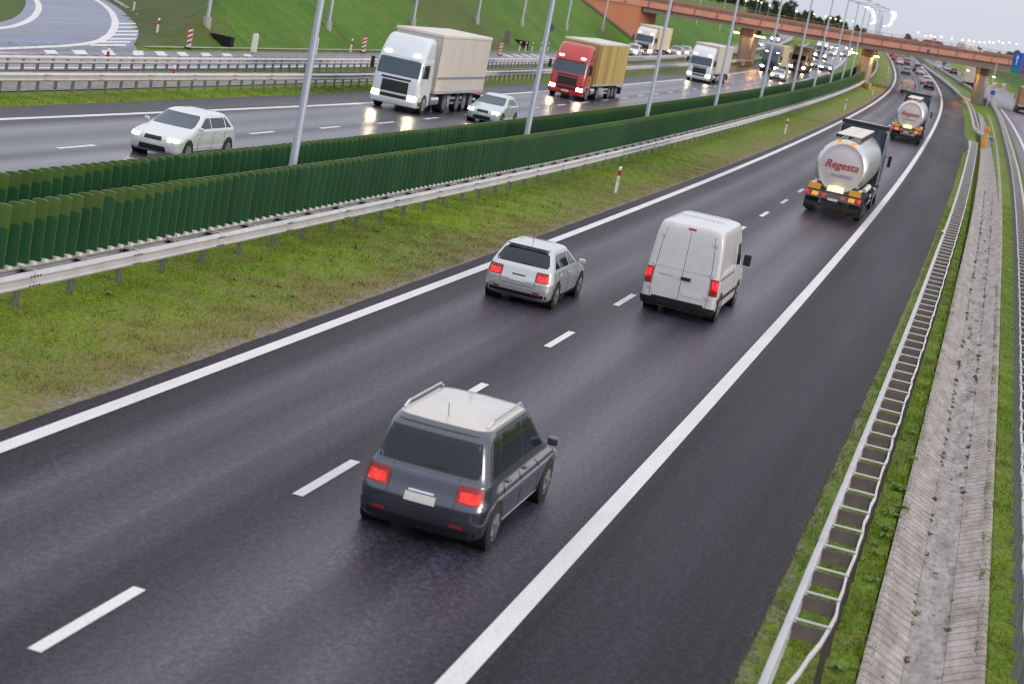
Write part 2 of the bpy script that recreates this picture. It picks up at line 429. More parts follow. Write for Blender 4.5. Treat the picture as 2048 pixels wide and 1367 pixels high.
# opposing carriageway
strip("opposing_carriageway", -60, 700, -19.35, -9.9, 0.0, A_LEFT, 1)
strip("opposing_inner_edge_line", -60, 600, -10.65, -10.4, .006, PAINT, 2)
strip("opposing_outer_edge_line", -60, 600, lambda s: np.interp(s, [0, 23, 53, 85], [-18.2, -17.75, -17.1, -16.95]) - .13, lambda s: np.interp(s, [0, 23, 53, 85], [-18.2, -17.75, -17.1, -16.95]) + .13, .006, PAINT, 2)
mb = MB()
for k in range(-8, 58):
    s0 = 20.05 + 6.87 * k
    oo = -13.6 - .45 * max(0, min(1, (45 - s0) / 25))
    sgrid, o = np.meshgrid([s0, s0 + 2.3], [oo - .08, oo + .08], indexing='ij')
    mb.grid(Wp(sgrid, o, .006), uv=np.stack([sgrid, o], -1))
mb.build("opposing_lane_dashes", PAINT, kind='structure')
# collector road, gore and loop ramp
strip("collector_road", -60, 700, -29.75, -25.2, .0, A_OLD, 2)
strip("verge_pavement", -60, 230, -24.0, -21.6, -.0, concrete_mat("median_paving", (.30, .29, .29), 0), 2)
strip("collector_edge_line", -60, 128, lambda s: np.interp(s, [20, 42, 48, 57, 90, 128], [-29.6, -28.75, -28.3, -27.75, -27.5, -27.4]) - .12, lambda s: np.interp(s, [20, 42, 48, 57, 90, 128], [-29.6, -28.75, -28.3, -27.75, -27.5, -27.4]) + .12, .006, PAINT, 2)
strip("collector_inner_line", -60, 600, -25.75, -25.5, .006, PAINT, 2)
outer = [(95, -52.5), (89.53, -48.18), (84.26, -44.44), (76.83, -39.93), (70.12, -36.19), (65.43, -33.9), (61.84, -32.29), (58.6, -30.9), (57.6, -29.7), (50, -29.7), (30, -29.7), (10, -29.7)]
inner = [(80, -49.5), (74.18, -45.77), (70.28, -43.58), (64.33, -40.51), (59.47, -38.27), (55.71, -36.84), (50, -35.1), (44, -34), (34, -33.2), (22, -32.8), (10, -32.8), (0, -32.8)]
def resample(P, n):
    P = np.asarray(P, float); d = np.concatenate([[0], np.cumsum(np.hypot(*np.diff(P, axis=0).T))])
    t = np.linspace(0, d[-1], n); return np.stack([np.interp(t, d, P[:, 0]), np.interp(t, d, P[:, 1])], 1)
A, B = resample(outer, 50), resample(inner, 50)
tt = np.linspace(0, 1, 5)[None, :, None]
P = A[:, None] * (1 - tt) + B[:, None] * tt
MB().grid(Wp(P[..., 0], P[..., 1], .004), uv=P).build("loop_ramp", A_RAMP, kind='structure')
def ribbon(name, P, wd, h, material, n=60, kind='structure'):
    P = resample(P, n); d = np.gradient(P, axis=0); d /= np.hypot(d[:, 0], d[:, 1])[:, None]
    nrm = np.stack([-d[:, 1], d[:, 0]], 1)
    Q = np.stack([P - nrm * wd / 2, P + nrm * wd / 2], 1)
    return MB().grid(Wp(Q[..., 0], Q[..., 1], h), uv=Q).build(name, material, kind=kind)
ribbon("ramp_outer_line", [(95, -52.3), (87.51, -47.86), (83.74, -45.24), (78.99, -42.36), (72.72, -38.97), (67.65, -36.48), (62.59, -34.18), (57.85, -32.3), (54.18, -31.24), (50.32, -30.55), (46.24, -30.04), (43.41, -29.68), (30, -29.2)], .42, .012, PAINT)
ribbon("ramp_inner_line", [(82, -49.6), (75.96, -46.05), (72.43, -43.9), (68.6, -41.81), (63.39, -39.19), (58.87, -37.18), (54.94, -35.68), (52.59, -35.03), (44, -33.3), (25, -32)], .36, .012, PAINT)
mb = MB()
stripes = [[[46.94, -29.53], [48.04, -29.57], [46.77, -28.66], [45.59, -28.63]], [[49.68, -29.62], [51.12, -29.67], [49.47, -28.63], [48.26, -28.6]], [[52.88, -29.73], [54.12, -29.77], [52.03, -28.48], [50.8, -28.46]], [[56.26, -29.7], [57.4, -29.72], [54.52, -28.22], [53.27, -28.2]], [[58.46, -29.59], [59.58, -29.62], [57.25, -28.16], [56.03, -28.14]], [[63.49, -29.3], [64.71, -29.33], [61.98, -27.76], [60.79, -27.75]], [[66.11, -29.22], [67.39, -29.25], [64.77, -27.78], [63.58, -27.77]], [[68.77, -29.06], [69.87, -29.08], [67.44, -27.65], [66.4, -27.65]],
    [[60.9, -29.5], [62.0, -29.5], [59.6, -28.0], [58.4, -28.0]]]
comb = [[[71.03, -37.96], [73.97, -38.24]], [[68.27, -36.66], [71.43, -36.93]], [[65.25, -35.27], [68.76, -35.54]], [[62.71, -34.14], [66.26, -34.38]], [[59.57, -32.84], [63.43, -33.07]], [[57.03, -31.92], [60.85, -32.12]], [[54.2, -30.97], [58.42, -31.16]]]
def quad(q, h=.016):
    mb.add([tuple(Wp(a, b, h)) for a, b in q], [(0, 1, 2, 3)], 0, q)
for q in stripes: quad(q, .010)
for a, b in comb:
    quad([(a[0] + .62, a[1] - .27), (b[0] + .62, b[1] - .27), (b[0] - .62, b[1] + .27), (a[0] - .62, a[1] + .27)])
for k in range(5):
    quad([(128 + 3.4 * k, -29.4), (129.2 + 3.4 * k, -29.4), (127.2 + 3.4 * k, -27.9), (126 + 3.4 * k, -27.9)], .010)
mb.build("chevron_markings", PAINT, kind='structure')
ribbon("ramp_gutter", [(100, -55), (91.42, -48.47), (83.54, -42.91), (77.92, -39.23), (68.89, -33.87)], .5, .03, CONC_GUT)
strip("foot_gutter", 60, 118, -31.05, -30.65, .02, CONC_GUT, 2)
# concrete apron of the side road that joins behind the boards
mb = MB(); mb.add([tuple(Wp(a, b, .006)) for a, b in [(126, -31.0), (150, -30.6), (160, -29.7), (126, -29.7)]], [(0, 1, 2, 3)], 0, [(126, -31.0), (150, -30.6), (160, -29.7), (126, -29.7)])
mb.build("side_road_apron", A_SLIP, kind='structure')
# right-hand slip road
slL = pl([-60, 100, 165, 290, 350, 460, 700], [15.1, 15.2, 15.6, 15.9, 13.4, 11.5, 9])
slR = pl([-60, 100, 165, 290, 350, 460, 700], [24, 24.5, 25.5, 26, 25, 17, 15])
strip("slip_road", -60, 700, slL, slR, .0, A_SLIP, 3)
strip("slip_road_edge_line", -60, 600, lambda s: slL(s) + .75, lambda s: slL(s) + 1.0, .006, PAINT, 3)
strip("slip_road_far_line", -60, 600, lambda s: slR(s) - .6, lambda s: slR(s) - .4, .006, PAINT, 3)
mb = MB()
for k in range(10, 60):
    s0 = 7 * k
    c0 = float(slL(s0)) + 4.6
    sgrid, o = np.meshgrid([s0, s0 + 2.4], [c0 - .08, c0 + .08], indexing='ij')
    mb.grid(Wp(sgrid, o, .006), uv=np.stack([sgrid, o], -1))
mb.build("slip_road_dashes", PAINT, kind='structure')
# concrete drain
sD = np.arange(-40, 231, .5)
bend = np.interp(sD, [-40, 40, 140, 230], [0, .05, .45, .7])
def drain(name, prof, material, sub):
    pr = np.array(prof)
    o = pr[None, :, 0] + bend[:, None]; h = np.repeat(pr[None, :, 1], len(sD), 0)
    s = np.repeat(sD[:, None], len(pr), 1)
    jit = .006 * rng.standard_normal((len(sD), 1))
    return MB().grid(Wp(s, o, h + jit * sub), uv=np.stack([s, o], -1)).build(name, material, smooth=30)
droot = thing("concrete_drain", "long concrete drainage channel with weedy joints between the two right-hand guardrails", "drain", -30, 12.5)
def reparent(o, root):
    o.parent = root; root_m = Matrix.LocRotScale(root.location, root.rotation_euler, None)
    o.matrix_parent_inverse = root_m.inverted()
for nm, pr, mm, sb in (("side_slab", [(11.74, .0), (11.80, .015), (12.27, -.19), (12.27, -.23)], CONC_TILE, 1), ("gutter", [(12.275, -.2), (12.34, -.215), (12.53, -.25), (12.72, -.215), (12.78, -.2)], CONC_GUT, 0), ("side_slab", [(12.785, -.23), (12.785, -.19), (13.23, .015), (13.29, .0)], CONC_TILE, 1)):
    reparent(drain(nm, pr, mm, sb), droot)

# ------------------------------------------------------------------ guardrails
WPROF = [(.0, .158), (.03, .150), (.085, .115), (.095, .085), (.085, .06), (.012, .022), (.0, .0), (.012, -.022), (.085, -.06), (.095, -.085), (.085, -.115), (.03, -.150), (.0, -.158)]
def sweep(mb, prof, s, of, hf, side, mi=0):
    "closed profile (outward, up) swept along s; side +1 faces +o"
    pr = np.array(prof)
    o = of(s)[:, None] + side * pr[None, :, 0]; h = hf(s)[:, None] + pr[None, :, 1]
    sg_ = np.repeat(s[:, None], len(pr), 1)
    return Wp(sg_, o, h)
def beam(name, s, of, hf, side, root, material, thin=False):
    outer_ = [(a * .28, b * .26 + .08) for a, b in WPROF] if thin else WPROF; inner_ = [(a - .008, b * .999) for a, b in outer_[::-1]]
    P = sweep(None, outer_ + inner_, s, of, hf, side) - np.array(root.location)
    mb = MB().grid(P, closed=True, uv=None)
    n = len(outer_) * 2
    mb.f.append(tuple(range(n))); mb.m.append(0)
    mb.f.append(tuple(range(len(mb.v) - n, len(mb.v)))[::-1]); mb.m.append(0)
    return mb.build(name, material, root, smooth=35)
def post_mesh():
    mb = MB()
    mb.box(0, 0, .33, .06, .11, .70).box(0.025, .05, .33, .05, .012, .702).box(0.025, -.05, .33, .05, .012, .702)
    return mb
def barrier(name, label, group, s0, s1, oA, oB, sideA, step, topbar=True, rear=True, postB=True, hend=None, faceB=None, maxpost=96, near0=None, post_at=1.0, thinB=False, plate=None, postm=None):
    """double guardrail: front beam on oA (faces sideA), rear beam on oB, posts, spacer plates and top bars"""
    root = bpy.data.objects.new(name, None); COL.objects.link(root)
    root.location = W(s0, float(oA(np.array([s0]))[0])); tag(root, label, "guardrail", group)
    s = np.arange(s0, s1 + .01, min(step / 2, 1.5)); hc = (lambda x: np.full(len(x), .60)) if hend is None else hend
    beam("front_beam", s, oA, hc, sideA, root, GALV_LIGHT)
    if rear:
        jw = lambda x: oB(x) + .012 * np.sin(x * 4.7) + .01 * np.sin(x * 1.9 + 1)
        beam("rear_beam", s, jw, hc, -sideA if faceB is None else faceB, root, GALV_LIGHT, thinB)
    mbb = MB(); splice = None
    for sx in np.arange(max(s0, -12) + .7, min(s1, 75), 4.0):
        oo = float(oA(np.array([sx]))[0]); M3 = Matrix.Rotation(heading(sx), 3, 'Z'); l0 = W(sx, oo, .60) - root.location
        pc = MB()
        for z in (-.088, .088):
            for dy in (-.16, -.06, .06, .16): pc.cyl((sideA * .085, dy, z), (sideA * .108, dy, z), .017, n=6)
        mbb.add([M3 @ Vector(v) + l0 for v in pc.v], pc.f)
        if splice is None: sj = splice = MB().grid(np.array([[(sideA * (x_ + .006), d_, z_) for x_, z_ in WPROF] for d_ in (-.006, .006)])).build("splice_joint", POST_M, root)
        else:
            sj = splice.copy(); COL.objects.link(sj); sj.parent = root
        sj.location = l0; sj.rotation_euler = (0, 0, heading(sx))
    if mbb.v: mbb.build("bolt", CHASSIS, root)["kind"] = "stuff"
    ps = np.arange(s0 + step / 2, s1, step)
    if near0 is not None: ps = ps[np.argsort(abs(ps - near0))]
    first = None; rest_p = MB(); rest_s = MB(); rest_b = MB(); src = {}
    gap = float(np.mean(oB(ps) - oA(ps)))
    for i, p in enumerate(ps):
        if abs(float(oB(np.array([p]))[0]) - float(oA(np.array([p]))[0])) < .75 * abs(gap): continue
        a = float(oA(np.array([p]))[0]); b = float(oB(np.array([p]))[0])
        ang = heading(p); hh = float(hc(np.array([p]))[0]) - .60
        po = a + (b - a) * post_at
        loc = W(p, po, hh - .02) - root.location
        locm = W(p, (a + b) / 2, hh) - root.location
        if i < maxpost:
            if not src:
                src['post'] = post_mesh().build("post", postm or POST_M, root)
                if rear:
                    src['spacer_plate'] = MB().box(0, 0, .57, abs(gap) - .03, .010, .20).build("spacer_plate", plate or RUSTY, root)
                if topbar: src['top_bar'] = MB().cyl((-abs(gap) / 2 - .05, -.06, .735), (abs(gap) / 2 + .02, -.06, .735), .018, n=8).build("top_bar", GALV_LIGHT, root, smooth=40)
                objs = dict(src)
            else:
                objs = {}
                for k_, so in src.items():
                    c = so.copy(); COL.objects.link(c); c.parent = root; objs[k_] = c
            for k_, ob in objs.items():
                ob.location = loc if k_ == 'post' else locm
                ob.rotation_euler = (0, 0, ang)
        else:
            M3 = Matrix.Rotation(ang, 3, 'Z')
            for k_, acc, l0 in (('post', rest_p, loc), ('spacer_plate', rest_s, locm), ('top_bar', rest_b, locm)):
                if k_ in src:
                    me = src[k_].data
                    acc.add([M3 @ v.co + l0 for v in me.vertices], [tuple(f.vertices) for f in me.polygons])
    for nm, acc, mm in (("post", rest_p, POST_M), ("spacer_plate", rest_s, RUSTY), ("top_bar", rest_b, GALV_LIGHT)):
        if acc.v: acc.build(nm, mm, root)["kind"] = "stuff"
    return root
cst = lambda v: (lambda s: np.full(len(np.atleast_1d(s)), float(v)))
rA = lambda s: np.interp(s, [-40, -6, 40, 104, 128, 134], [10.86, 10.86, 10.9, 11.1, 11.2, 11.1])
rA2 = lambda s: np.interp(s, [-40, -13, -9.6, -8.4, -7.0, 40, 104, 128, 134], [10.95, 10.95, 11.02, 11.18, 11.3, 11.38, 11.62, 11.72, 11.75])
barrier("guardrail", "ladder-like double guardrail with crossbars beside the dark shoulder in the right foreground", "guardrails", -22, 134, rA, rA2, -1, 1.2, near0=0, thinB=True, postm=RUSTDARK)
rC = lambda s: np.interp(s, [149, 157, 166, 260, 435], [12.9, 11.9, 11.45, 10.9, 7.3])
hC = lambda s: np.full(len(s), .60)
barrier("guardrail", "guardrail behind the orange emergency phone, its near end bent away from the shoulder", "guardrails", 149, 430, rC, lambda s: rC(s) + .42, -1, 2.2, near0=150, maxpost=60)
rB = lambda s: np.interp(s, [-40, 9, 55, 104, 162, 260, 300, 460], [13.66, 13.68, 13.9, 14.2, 14.35, 14.9, 14.2, 10.2])
barrier("guardrail", "double guardrail at the right frame edge, between the concrete drain and the slip road", "guardrails", -10, 440, lambda s: rB(s) + .42, rB, 1, 1.2, near0=60, maxpost=98, thinB=True)
rM = lambda s: np.interp(s, [-20, 0, 20, 40, 200], [-3.98, -3.95, -3.85, -3.72, -3.75])
barrier("guardrail", "long white W-beam guardrail on the median grass in front of the near green screen", "guardrails", -12, 420, rM, lambda s: rM(s) - .42, 1, 2.0, near0=5, maxpost=98, plate=BLACKP)
rN = lambda s: np.interp(s, [-20, 20, 200], [-6.75, -6.65, -6.6])
barrier("guardrail", "guardrail hidden behind the far green screen, facing the oncoming carriageway", "guardrails", -4, 420, rN, lambda s: rN(s) + .42, -1, 2.4, near0=300, maxpost=50)
rL1 = lambda s: np.interp(s, [0, 28, 45, 61, 100, 200], [-22.2, -21.2, -20.7, -20.2, -20.0, -20.0])
barrier("guardrail", "grey two-ribbed guardrail along the bright green strip beside the oncoming lanes", "guardrails", 15, 420, rL1, lambda s: rL1(s) - .34, 1, 1.25, topbar=False, near0=45, maxpost=98)
rL2 = lambda s: np.interp(s, [0, 33, 50, 100, 200], [-24.8, -24.35, -24.2, -24.1, -24.1])
barrier("guardrail", "guardrail next to the collector road, just in front of the white hatching", "guardrails", 18, 420, lambda s: rL2(s) - .40, rL2, -1, 1.15, near0=50, maxpost=98)

# glare screens
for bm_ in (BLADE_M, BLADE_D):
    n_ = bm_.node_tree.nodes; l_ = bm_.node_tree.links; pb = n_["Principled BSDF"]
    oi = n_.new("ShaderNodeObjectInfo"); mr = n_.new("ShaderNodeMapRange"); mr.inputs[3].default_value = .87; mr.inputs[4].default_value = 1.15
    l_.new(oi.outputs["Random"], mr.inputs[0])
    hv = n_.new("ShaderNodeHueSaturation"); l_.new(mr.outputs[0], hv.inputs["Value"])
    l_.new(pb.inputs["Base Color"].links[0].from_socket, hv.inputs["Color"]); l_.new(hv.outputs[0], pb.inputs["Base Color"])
def blade_mesh(frac=.62, wd=.31, ht=1.16, th=.045):
    """flat paddle with a rounded top and view-dependent shade painted as a darker field on both faces"""
    mb = MB()
    def slab(w_, z0, z1, r, y0, y1, x0, mi):
        pts = [(x0 - w_ / 2, z0), (x0 + w_ / 2, z0)] + [(x0 + w_ / 2 * math.cos(math.pi * i / 8), z1 - r + r * math.sin(math.pi * i / 8)) for i in range(9)]
        k = len(pts)
        mb.add([(x, y0, z) for x, z in pts] + [(x, y1, z) for x, z in pts], [tuple(range(k)), tuple(range(2 * k - 1, k - 1, -1))] + [(i, k + i, k + (i + 1) % k, (i + 1) % k) for i in range(k)], mi)
    slab(wd, 0, ht, .05, -th / 2, th / 2, 0, 0)
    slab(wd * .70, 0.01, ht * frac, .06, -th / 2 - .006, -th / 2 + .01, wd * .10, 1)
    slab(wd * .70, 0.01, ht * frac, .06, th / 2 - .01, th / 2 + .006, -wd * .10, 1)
    return mb
def screen(label, of, s0, s1, near0, tabs):
    root = bpy.data.objects.new("glare_screen", None); COL.objects.link(root); root.location = W(s0, float(of(s0)))
    tag(root, label, "glare screen", "green glare screens on the median")
    ps = np.arange(s0, s1, .43); ps = ps[np.argsort(abs(ps - near0))]
    src = None; tsrc = None; rest = MB(); trest = MB()
    for i, p in enumerate(ps):
        loc = W(p, float(of(p)), .77) - root.location
        ang = heading(p) + R(22) + rng.normal(0, .012)
        if i < 98:
            fr = round(.02 * round((.60 + .032 * max(0, p + 1) if p < 11 else .94) / .02), 2)  # painted shade reaches higher on blades farther along
            if src is None:
                meshes = {}
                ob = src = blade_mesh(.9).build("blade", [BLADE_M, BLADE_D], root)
                tb = tsrc = MB().box(0.02, 0, -.03, .07, .16, .07).build("clamp", WHITE, root)
            else:
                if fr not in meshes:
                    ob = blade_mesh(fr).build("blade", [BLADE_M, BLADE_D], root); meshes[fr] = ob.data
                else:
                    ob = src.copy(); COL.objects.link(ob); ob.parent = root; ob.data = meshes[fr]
                tb = tsrc.copy(); COL.objects.link(tb); tb.parent = root
            ob.location = loc; ob.rotation_euler = (rng.normal(0, .010), rng.normal(0, .010), ang + rng.normal(0, .02))
            tb.location = W(p, float(of(p)) + .02, .77) - root.location; tb.rotation_euler = (0, 0, heading(p))
        else:
            M3 = Matrix.Rotation(ang, 3, 'Z')
            b0 = len(rest.m)
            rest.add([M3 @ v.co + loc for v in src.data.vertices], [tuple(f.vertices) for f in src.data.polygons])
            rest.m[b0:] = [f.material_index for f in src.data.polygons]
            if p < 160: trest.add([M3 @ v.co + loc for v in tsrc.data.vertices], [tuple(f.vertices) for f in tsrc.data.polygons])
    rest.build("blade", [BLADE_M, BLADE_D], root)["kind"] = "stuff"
    if trest.v: trest.build("clamp", WHITE, root)["kind"] = "stuff"
    s = np.arange(s0, s1, 1.5)
    P = np.stack([Wp(s, np.array([float(of(x)) for x in s]) + a, .70 + b) for a, b in ((.05, -.03), (.05, .03), (-.05, .03), (-.05, -.03))], 1) - np.array(root.location)
    MB().grid(P, closed=True).build("carrier_rail", GALV_LIGHT, root)
    return root
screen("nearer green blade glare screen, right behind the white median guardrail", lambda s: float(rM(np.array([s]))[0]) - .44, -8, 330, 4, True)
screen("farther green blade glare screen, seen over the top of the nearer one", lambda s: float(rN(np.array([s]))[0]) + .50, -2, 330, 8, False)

# ------------------------------------------------------------------ lamp posts
def lamp_post(label, s, o, ht=11.2, arms=2, lit=False, group="lamp posts along the motorway", base=False, h0=0.0, r=.118):
    e = thing("lamp_post", label, "lamp post", s, o, h0, 0, group)
    MB().cyl((0, 0, -.1), (0, 0, ht), r, r * .55, 10).build("pole", POLE_M, e, smooth=40)
    if base:
        mb = MB().cyl((0, 0, -.6), (0, 0, .45), .26, .24, 12); mb.build("footing", mat_foot, e, smooth=40)
    sides = (-1, 1) if arms == 2 else (1,)
    mb = MB()
    for sd in sides: mb.cyl((0, 0, ht - .05), (sd * 2.0, 0, ht + .12), .035, .03, 8)
    mb.build("arm", POLE_M, e, smooth=40)
    for sd in sides:
        l_ = MB().box(sd * 2.25, 0, ht + .10, .62, .26, .12).build("lantern", POLE_M, e, bevel=.03)
        MB().box(sd * 2.25, 0, ht + .02, .5 if not lit else .8, .2 if not lit else .5, .05 if not lit else .16).build("diffuser", LAMPGLOW if lit else WHITE, l_)
    return e
mat_foot = mat("footing_concrete", (.36, .34, .33), .8, 0, .2, 6)
med = [15.9, 40.25, 65.5, 90.2, 115.4, 140.2, 163.6, 187, 208.2, 228, 247.3, 300, 330, 362, 400, 445, 495, 550, 610]
for i, s in enumerate(med):
    lit = s > 290
    lamp_post("grey lamp post between the green screens, %s along the median from the left" % ordinal(i) if not lit else "lit double-arm lamp post beyond the bridge, %s of the lit median row" % ordinal(i - 11), s, float(np.interp(s, [300, 330, 380, 430, 500, 580], [-5.2, -5.1, -4.8, -4.3, -3.0, -1.6])), ht=float(np.interp(s, [300, 330, 380, 430, 500, 580], [11.2, 11.1, 10.4, 9.5, 8.0, 6.8])), lit=lit)
for i, (s, o) in enumerate([(72.5, -33.1), (93.7, -33.3), (115.5, -34.0), (137.5, -34.7), (155, -34.7), (175.5, -34.5), (196.5, -34.4)]):
    lamp_post("lamp post on the grass embankment left of the collector road, %s from the left" % ordinal(i), s, o, arms=1, base=True, h0=float(T(s, o)) + .1)

# ------------------------------------------------------------------ delineators and boards
def delineator(label, s, o, h0=0.0, ht=1.0, group="white delineator posts", ang=0.0):
    e = thing("delineator_post", label, "delineator", s, o, h0, ang, group)
    pts = [(-.06, -.04), (.06, -.04), (.03, .055), (-.03, .055)]
    MB().poly(pts, -.05, ht - .03).add([(-.06, -.04, ht - .03), (.06, -.04, ht - .03), (.03, .055, ht + .02), (-.03, .055, ht + .02)], [(0, 1, 2, 3)]).build("post", WHITE, e)
    pts2 = [(x * 1.04, y * 1.04) for x, y in pts]
    MB().poly(pts2, ht - .34, ht - .12).build("reflector", REDREF, e)
    if abs(o) < 3: MB().box(-.005, -.044, ht - .50, .03, .006, .06).box(-.005, -.044, ht - .58, .022, .006, .03).build("number_mark", BLACKP, e)
    return e
for i, (s, o) in enumerate([(41.7, -1.6), (102.2, -1.55), (160, -1.4), (217.5, -1.4), (262, -1.4), (300, -1.4), (330, -1.4), (360, -1.4)]):
    delineator("white delineator post with red band on the median grass, %s from the camera" % ordinal(i), s, o)
for i, (s, o) in enumerate([(84.2, -43.4), (68.6, -34.3)]):
    delineator("red-banded white delineator beside the loop ramp gutter, %s" % ("farther up the ramp" if i == 0 else "lower one near the comb markings"), s, o, float(T(s, o)) + .03)
for i, (s, o) in enumerate([(90.3, -30.2), (120, -30.6), (127.5, -30.9)]):
    delineator("slim white delineator at the foot of the grass embankment, %s from the left" % ordinal(i), s, o, ht=.85)
for i, (s, o) in enumerate([(140.4, -30.9), (142.4, -30.8), (144.7, -30.7), (147.8, -30.6), (150.6, -30.5)]):
    delineator("white post in the row of five by the side road, %s from the left" % ordinal(i), s, o, ht=.85)
for i, (s, o, hh) in enumerate([(43.5, -24.6, .75), (42.3, -20.95, .75)]):
    delineator("short red and white marker sitting on %s" % ("the guardrail beside the hatching" if i == 0 else "the guardrail beside the green strip"), s, o - .05, hh - .35, .62)
for i, (s, o) in enumerate([(47.9, -11.3)]):
    delineator("tiny white reflector marker on the oncoming carriageway just above the far green screen", s, -10.2, ht=.32)
def rail_marker(label, s, o):
    e = thing("rail_marker", label, "marker", s, o, .52, 0, "red markers on the right-hand guardrail")
    MB().box(0, 0, .18, .09, .03, .2).build("reflector", REDREF, e)
    MB().box(0, 0, .33, .09, .03, .09).build("cap", WHITE, e)
rail_marker("red and white marker on the ladder-like guardrail, nearest the camera", 46.5, 10.83)
rail_marker("red marker on the ladder-like guardrail close to its far end", 113, 11.03)
rail_marker("red marker on the guardrail behind the emergency phone", 158.5, 11.75)
RW = mat("board_red", (.5, .03, .035), .45, 0, .1, 5)
def board(label, s, o, ht=1.05, wd=.26):
    e = thing("striped_board", label, "warning board", s, o, 0, .12, "red and white striped boards")
    MB().box(0, 0, ht / 2 + .05, wd, .05, ht).build("panel", WHITE, e, bevel=.02)
    for k in range(4):
        z = .16 + k * .27
        MB().add([(-wd / 2, -.028, z), (wd / 2, -.028, z + .16), (wd / 2, -.028, min(ht, z + .30)), (-wd / 2, -.028, z + .14),
                  (-wd / 2, -.031, z), (wd / 2, -.031, z + .16), (wd / 2, -.031, min(ht, z + .30)), (-wd / 2, -.031, z + .14)],
                 [(4, 5, 6, 7), (0, 4, 7, 3), (1, 2, 6, 5), (0, 1, 5, 4), (2, 3, 7, 6)]).build("stripe", RW, e)
    MB().box(0, 0, .03, .4, .3, .08).build("foot", BLACKP, e)
board("red and white striped board by the comb markings at the ramp nose", 64.8, -30.6)
board("red and white striped board left of the large white truck", 92, -29.9)
board("red and white striped board right behind the large white truck", 118.5, -29.3)
board("red and white striped board at the tip of the small grass island", 125.8, -29.0)
for i, (s, o) in enumerate([(72, -29.75), (80.8, -29.3)]):
    e = thing("rounded_bollard", "white round-topped marker panel on the verge strip, %s" % ("left of the first lamp post" if i == 0 else "half hidden by the first lamp post"), "bollard", s, o, 0, 0, "white marker panels")
    pts = [(-.17, 0), (.17, 0)] + [(.17 * math.cos(math.pi * j / 8), .98 + .12 * math.sin(math.pi * j / 8)) for j in range(9)]
    k = len(pts)
    MB().add([(x, -.05, z) for x, z in pts] + [(x, .05, z) for x, z in pts], [tuple(range(k)), tuple(range(2 * k - 1, k - 1, -1))] + [(j, k + j, k + (j + 1) % k, (j + 1) % k) for j in range(k)]).build("panel", WHITE, e, bevel=.02)
    MB().cyl((0, 0, -.2), (0, 0, .12), .05, n=8).build("stub", BLACKP, e)
for i, (s, o, r_) in enumerate([(71.8, -31.6, .0), (146, -31.9, .4)]):
    e = thing("culvert_opening", "black open culvert mouth at the embankment foot %s" % ("near the ramp nose" if i == 0 else "behind the row of white posts"), "culvert", s, o, float(T(s, o)), r_, "black culvert mouths")
    MB().add([(-.9, 0, .62), (.45, 0, .62), (.45, 0, -.1), (.1, 0, -.1), (-.9, .5, .62), (.45, .5, .62), (.45, .5, -.1), (.1, .5, -.1)], [(0, 1, 2, 3), (4, 7, 6, 5), (0, 4, 5, 1), (1, 5, 6, 2), (2, 6, 7, 3), (3, 7, 4, 0)]).build("mouth", mat("culvert_black", (.004, .004, .004), .9), e)
e = thing("control_cabinet", "grey roadside cabinet at the lamp post foot beside the striped board", "cabinet", 141, -32.4, .35, .2)
MB().box(0, 0, .65, .55, .35, 1.3).build("housing", mat("cabinet_grey", (.16, .15, .17), .6), e, bevel=.02)
MB().box(0, -.18, .65, .42, .012, 1.1).build("door", mat("cabinet_door", (.13, .125, .145), .6), e)
for i, (s, o, ht) in enumerate([(153.6, -31.3, 2.3), (116, -34.5, 2.0)]):
    e = thing("round_sign", "small round traffic sign seen from behind on the embankment, %s" % ("left of the red truck" if i == 0 else "just above the white truck trailer"), "traffic sign", s, o, float(T(s, o)), 0, "round signs on the embankment")
    MB().cyl((0, 0, -.2), (0, 0, ht + .3), .035, n=8).build("post", POST_M, e, smooth=40)
    MB().cyl((0, -.035, ht), (0, -.06, ht), .36, n=20).build("disc", mat("sign_back", (.12, .13, .17), .5, .4), e)

# emergency phone
YEL = mat("signal_orange", (.72, .30, .02), .45, 0, .1, 6)
e = thing("emergency_phone", "orange emergency phone column standing by the gap between guardrails", "emergency phone", 140.5, 12.35, 0, .1)
MB().box(0, 0, .62, .42, .32, 1.25).build("column", YEL, e, bevel=.04)
MB().box(0, 0, 1.34, .30, .24, .22).build("neck", mat("phone_grey", (.35, .33, .3), .5), e)
MB().box(0, 0, 1.68, .44, .34, .46).build("head", YEL, e, bevel=.04)
MB().box(0, -.175, 1.66, .2, .012, .2).build("sos_panel", mat("phone_panel", (.5, .2, .02), .5), e)

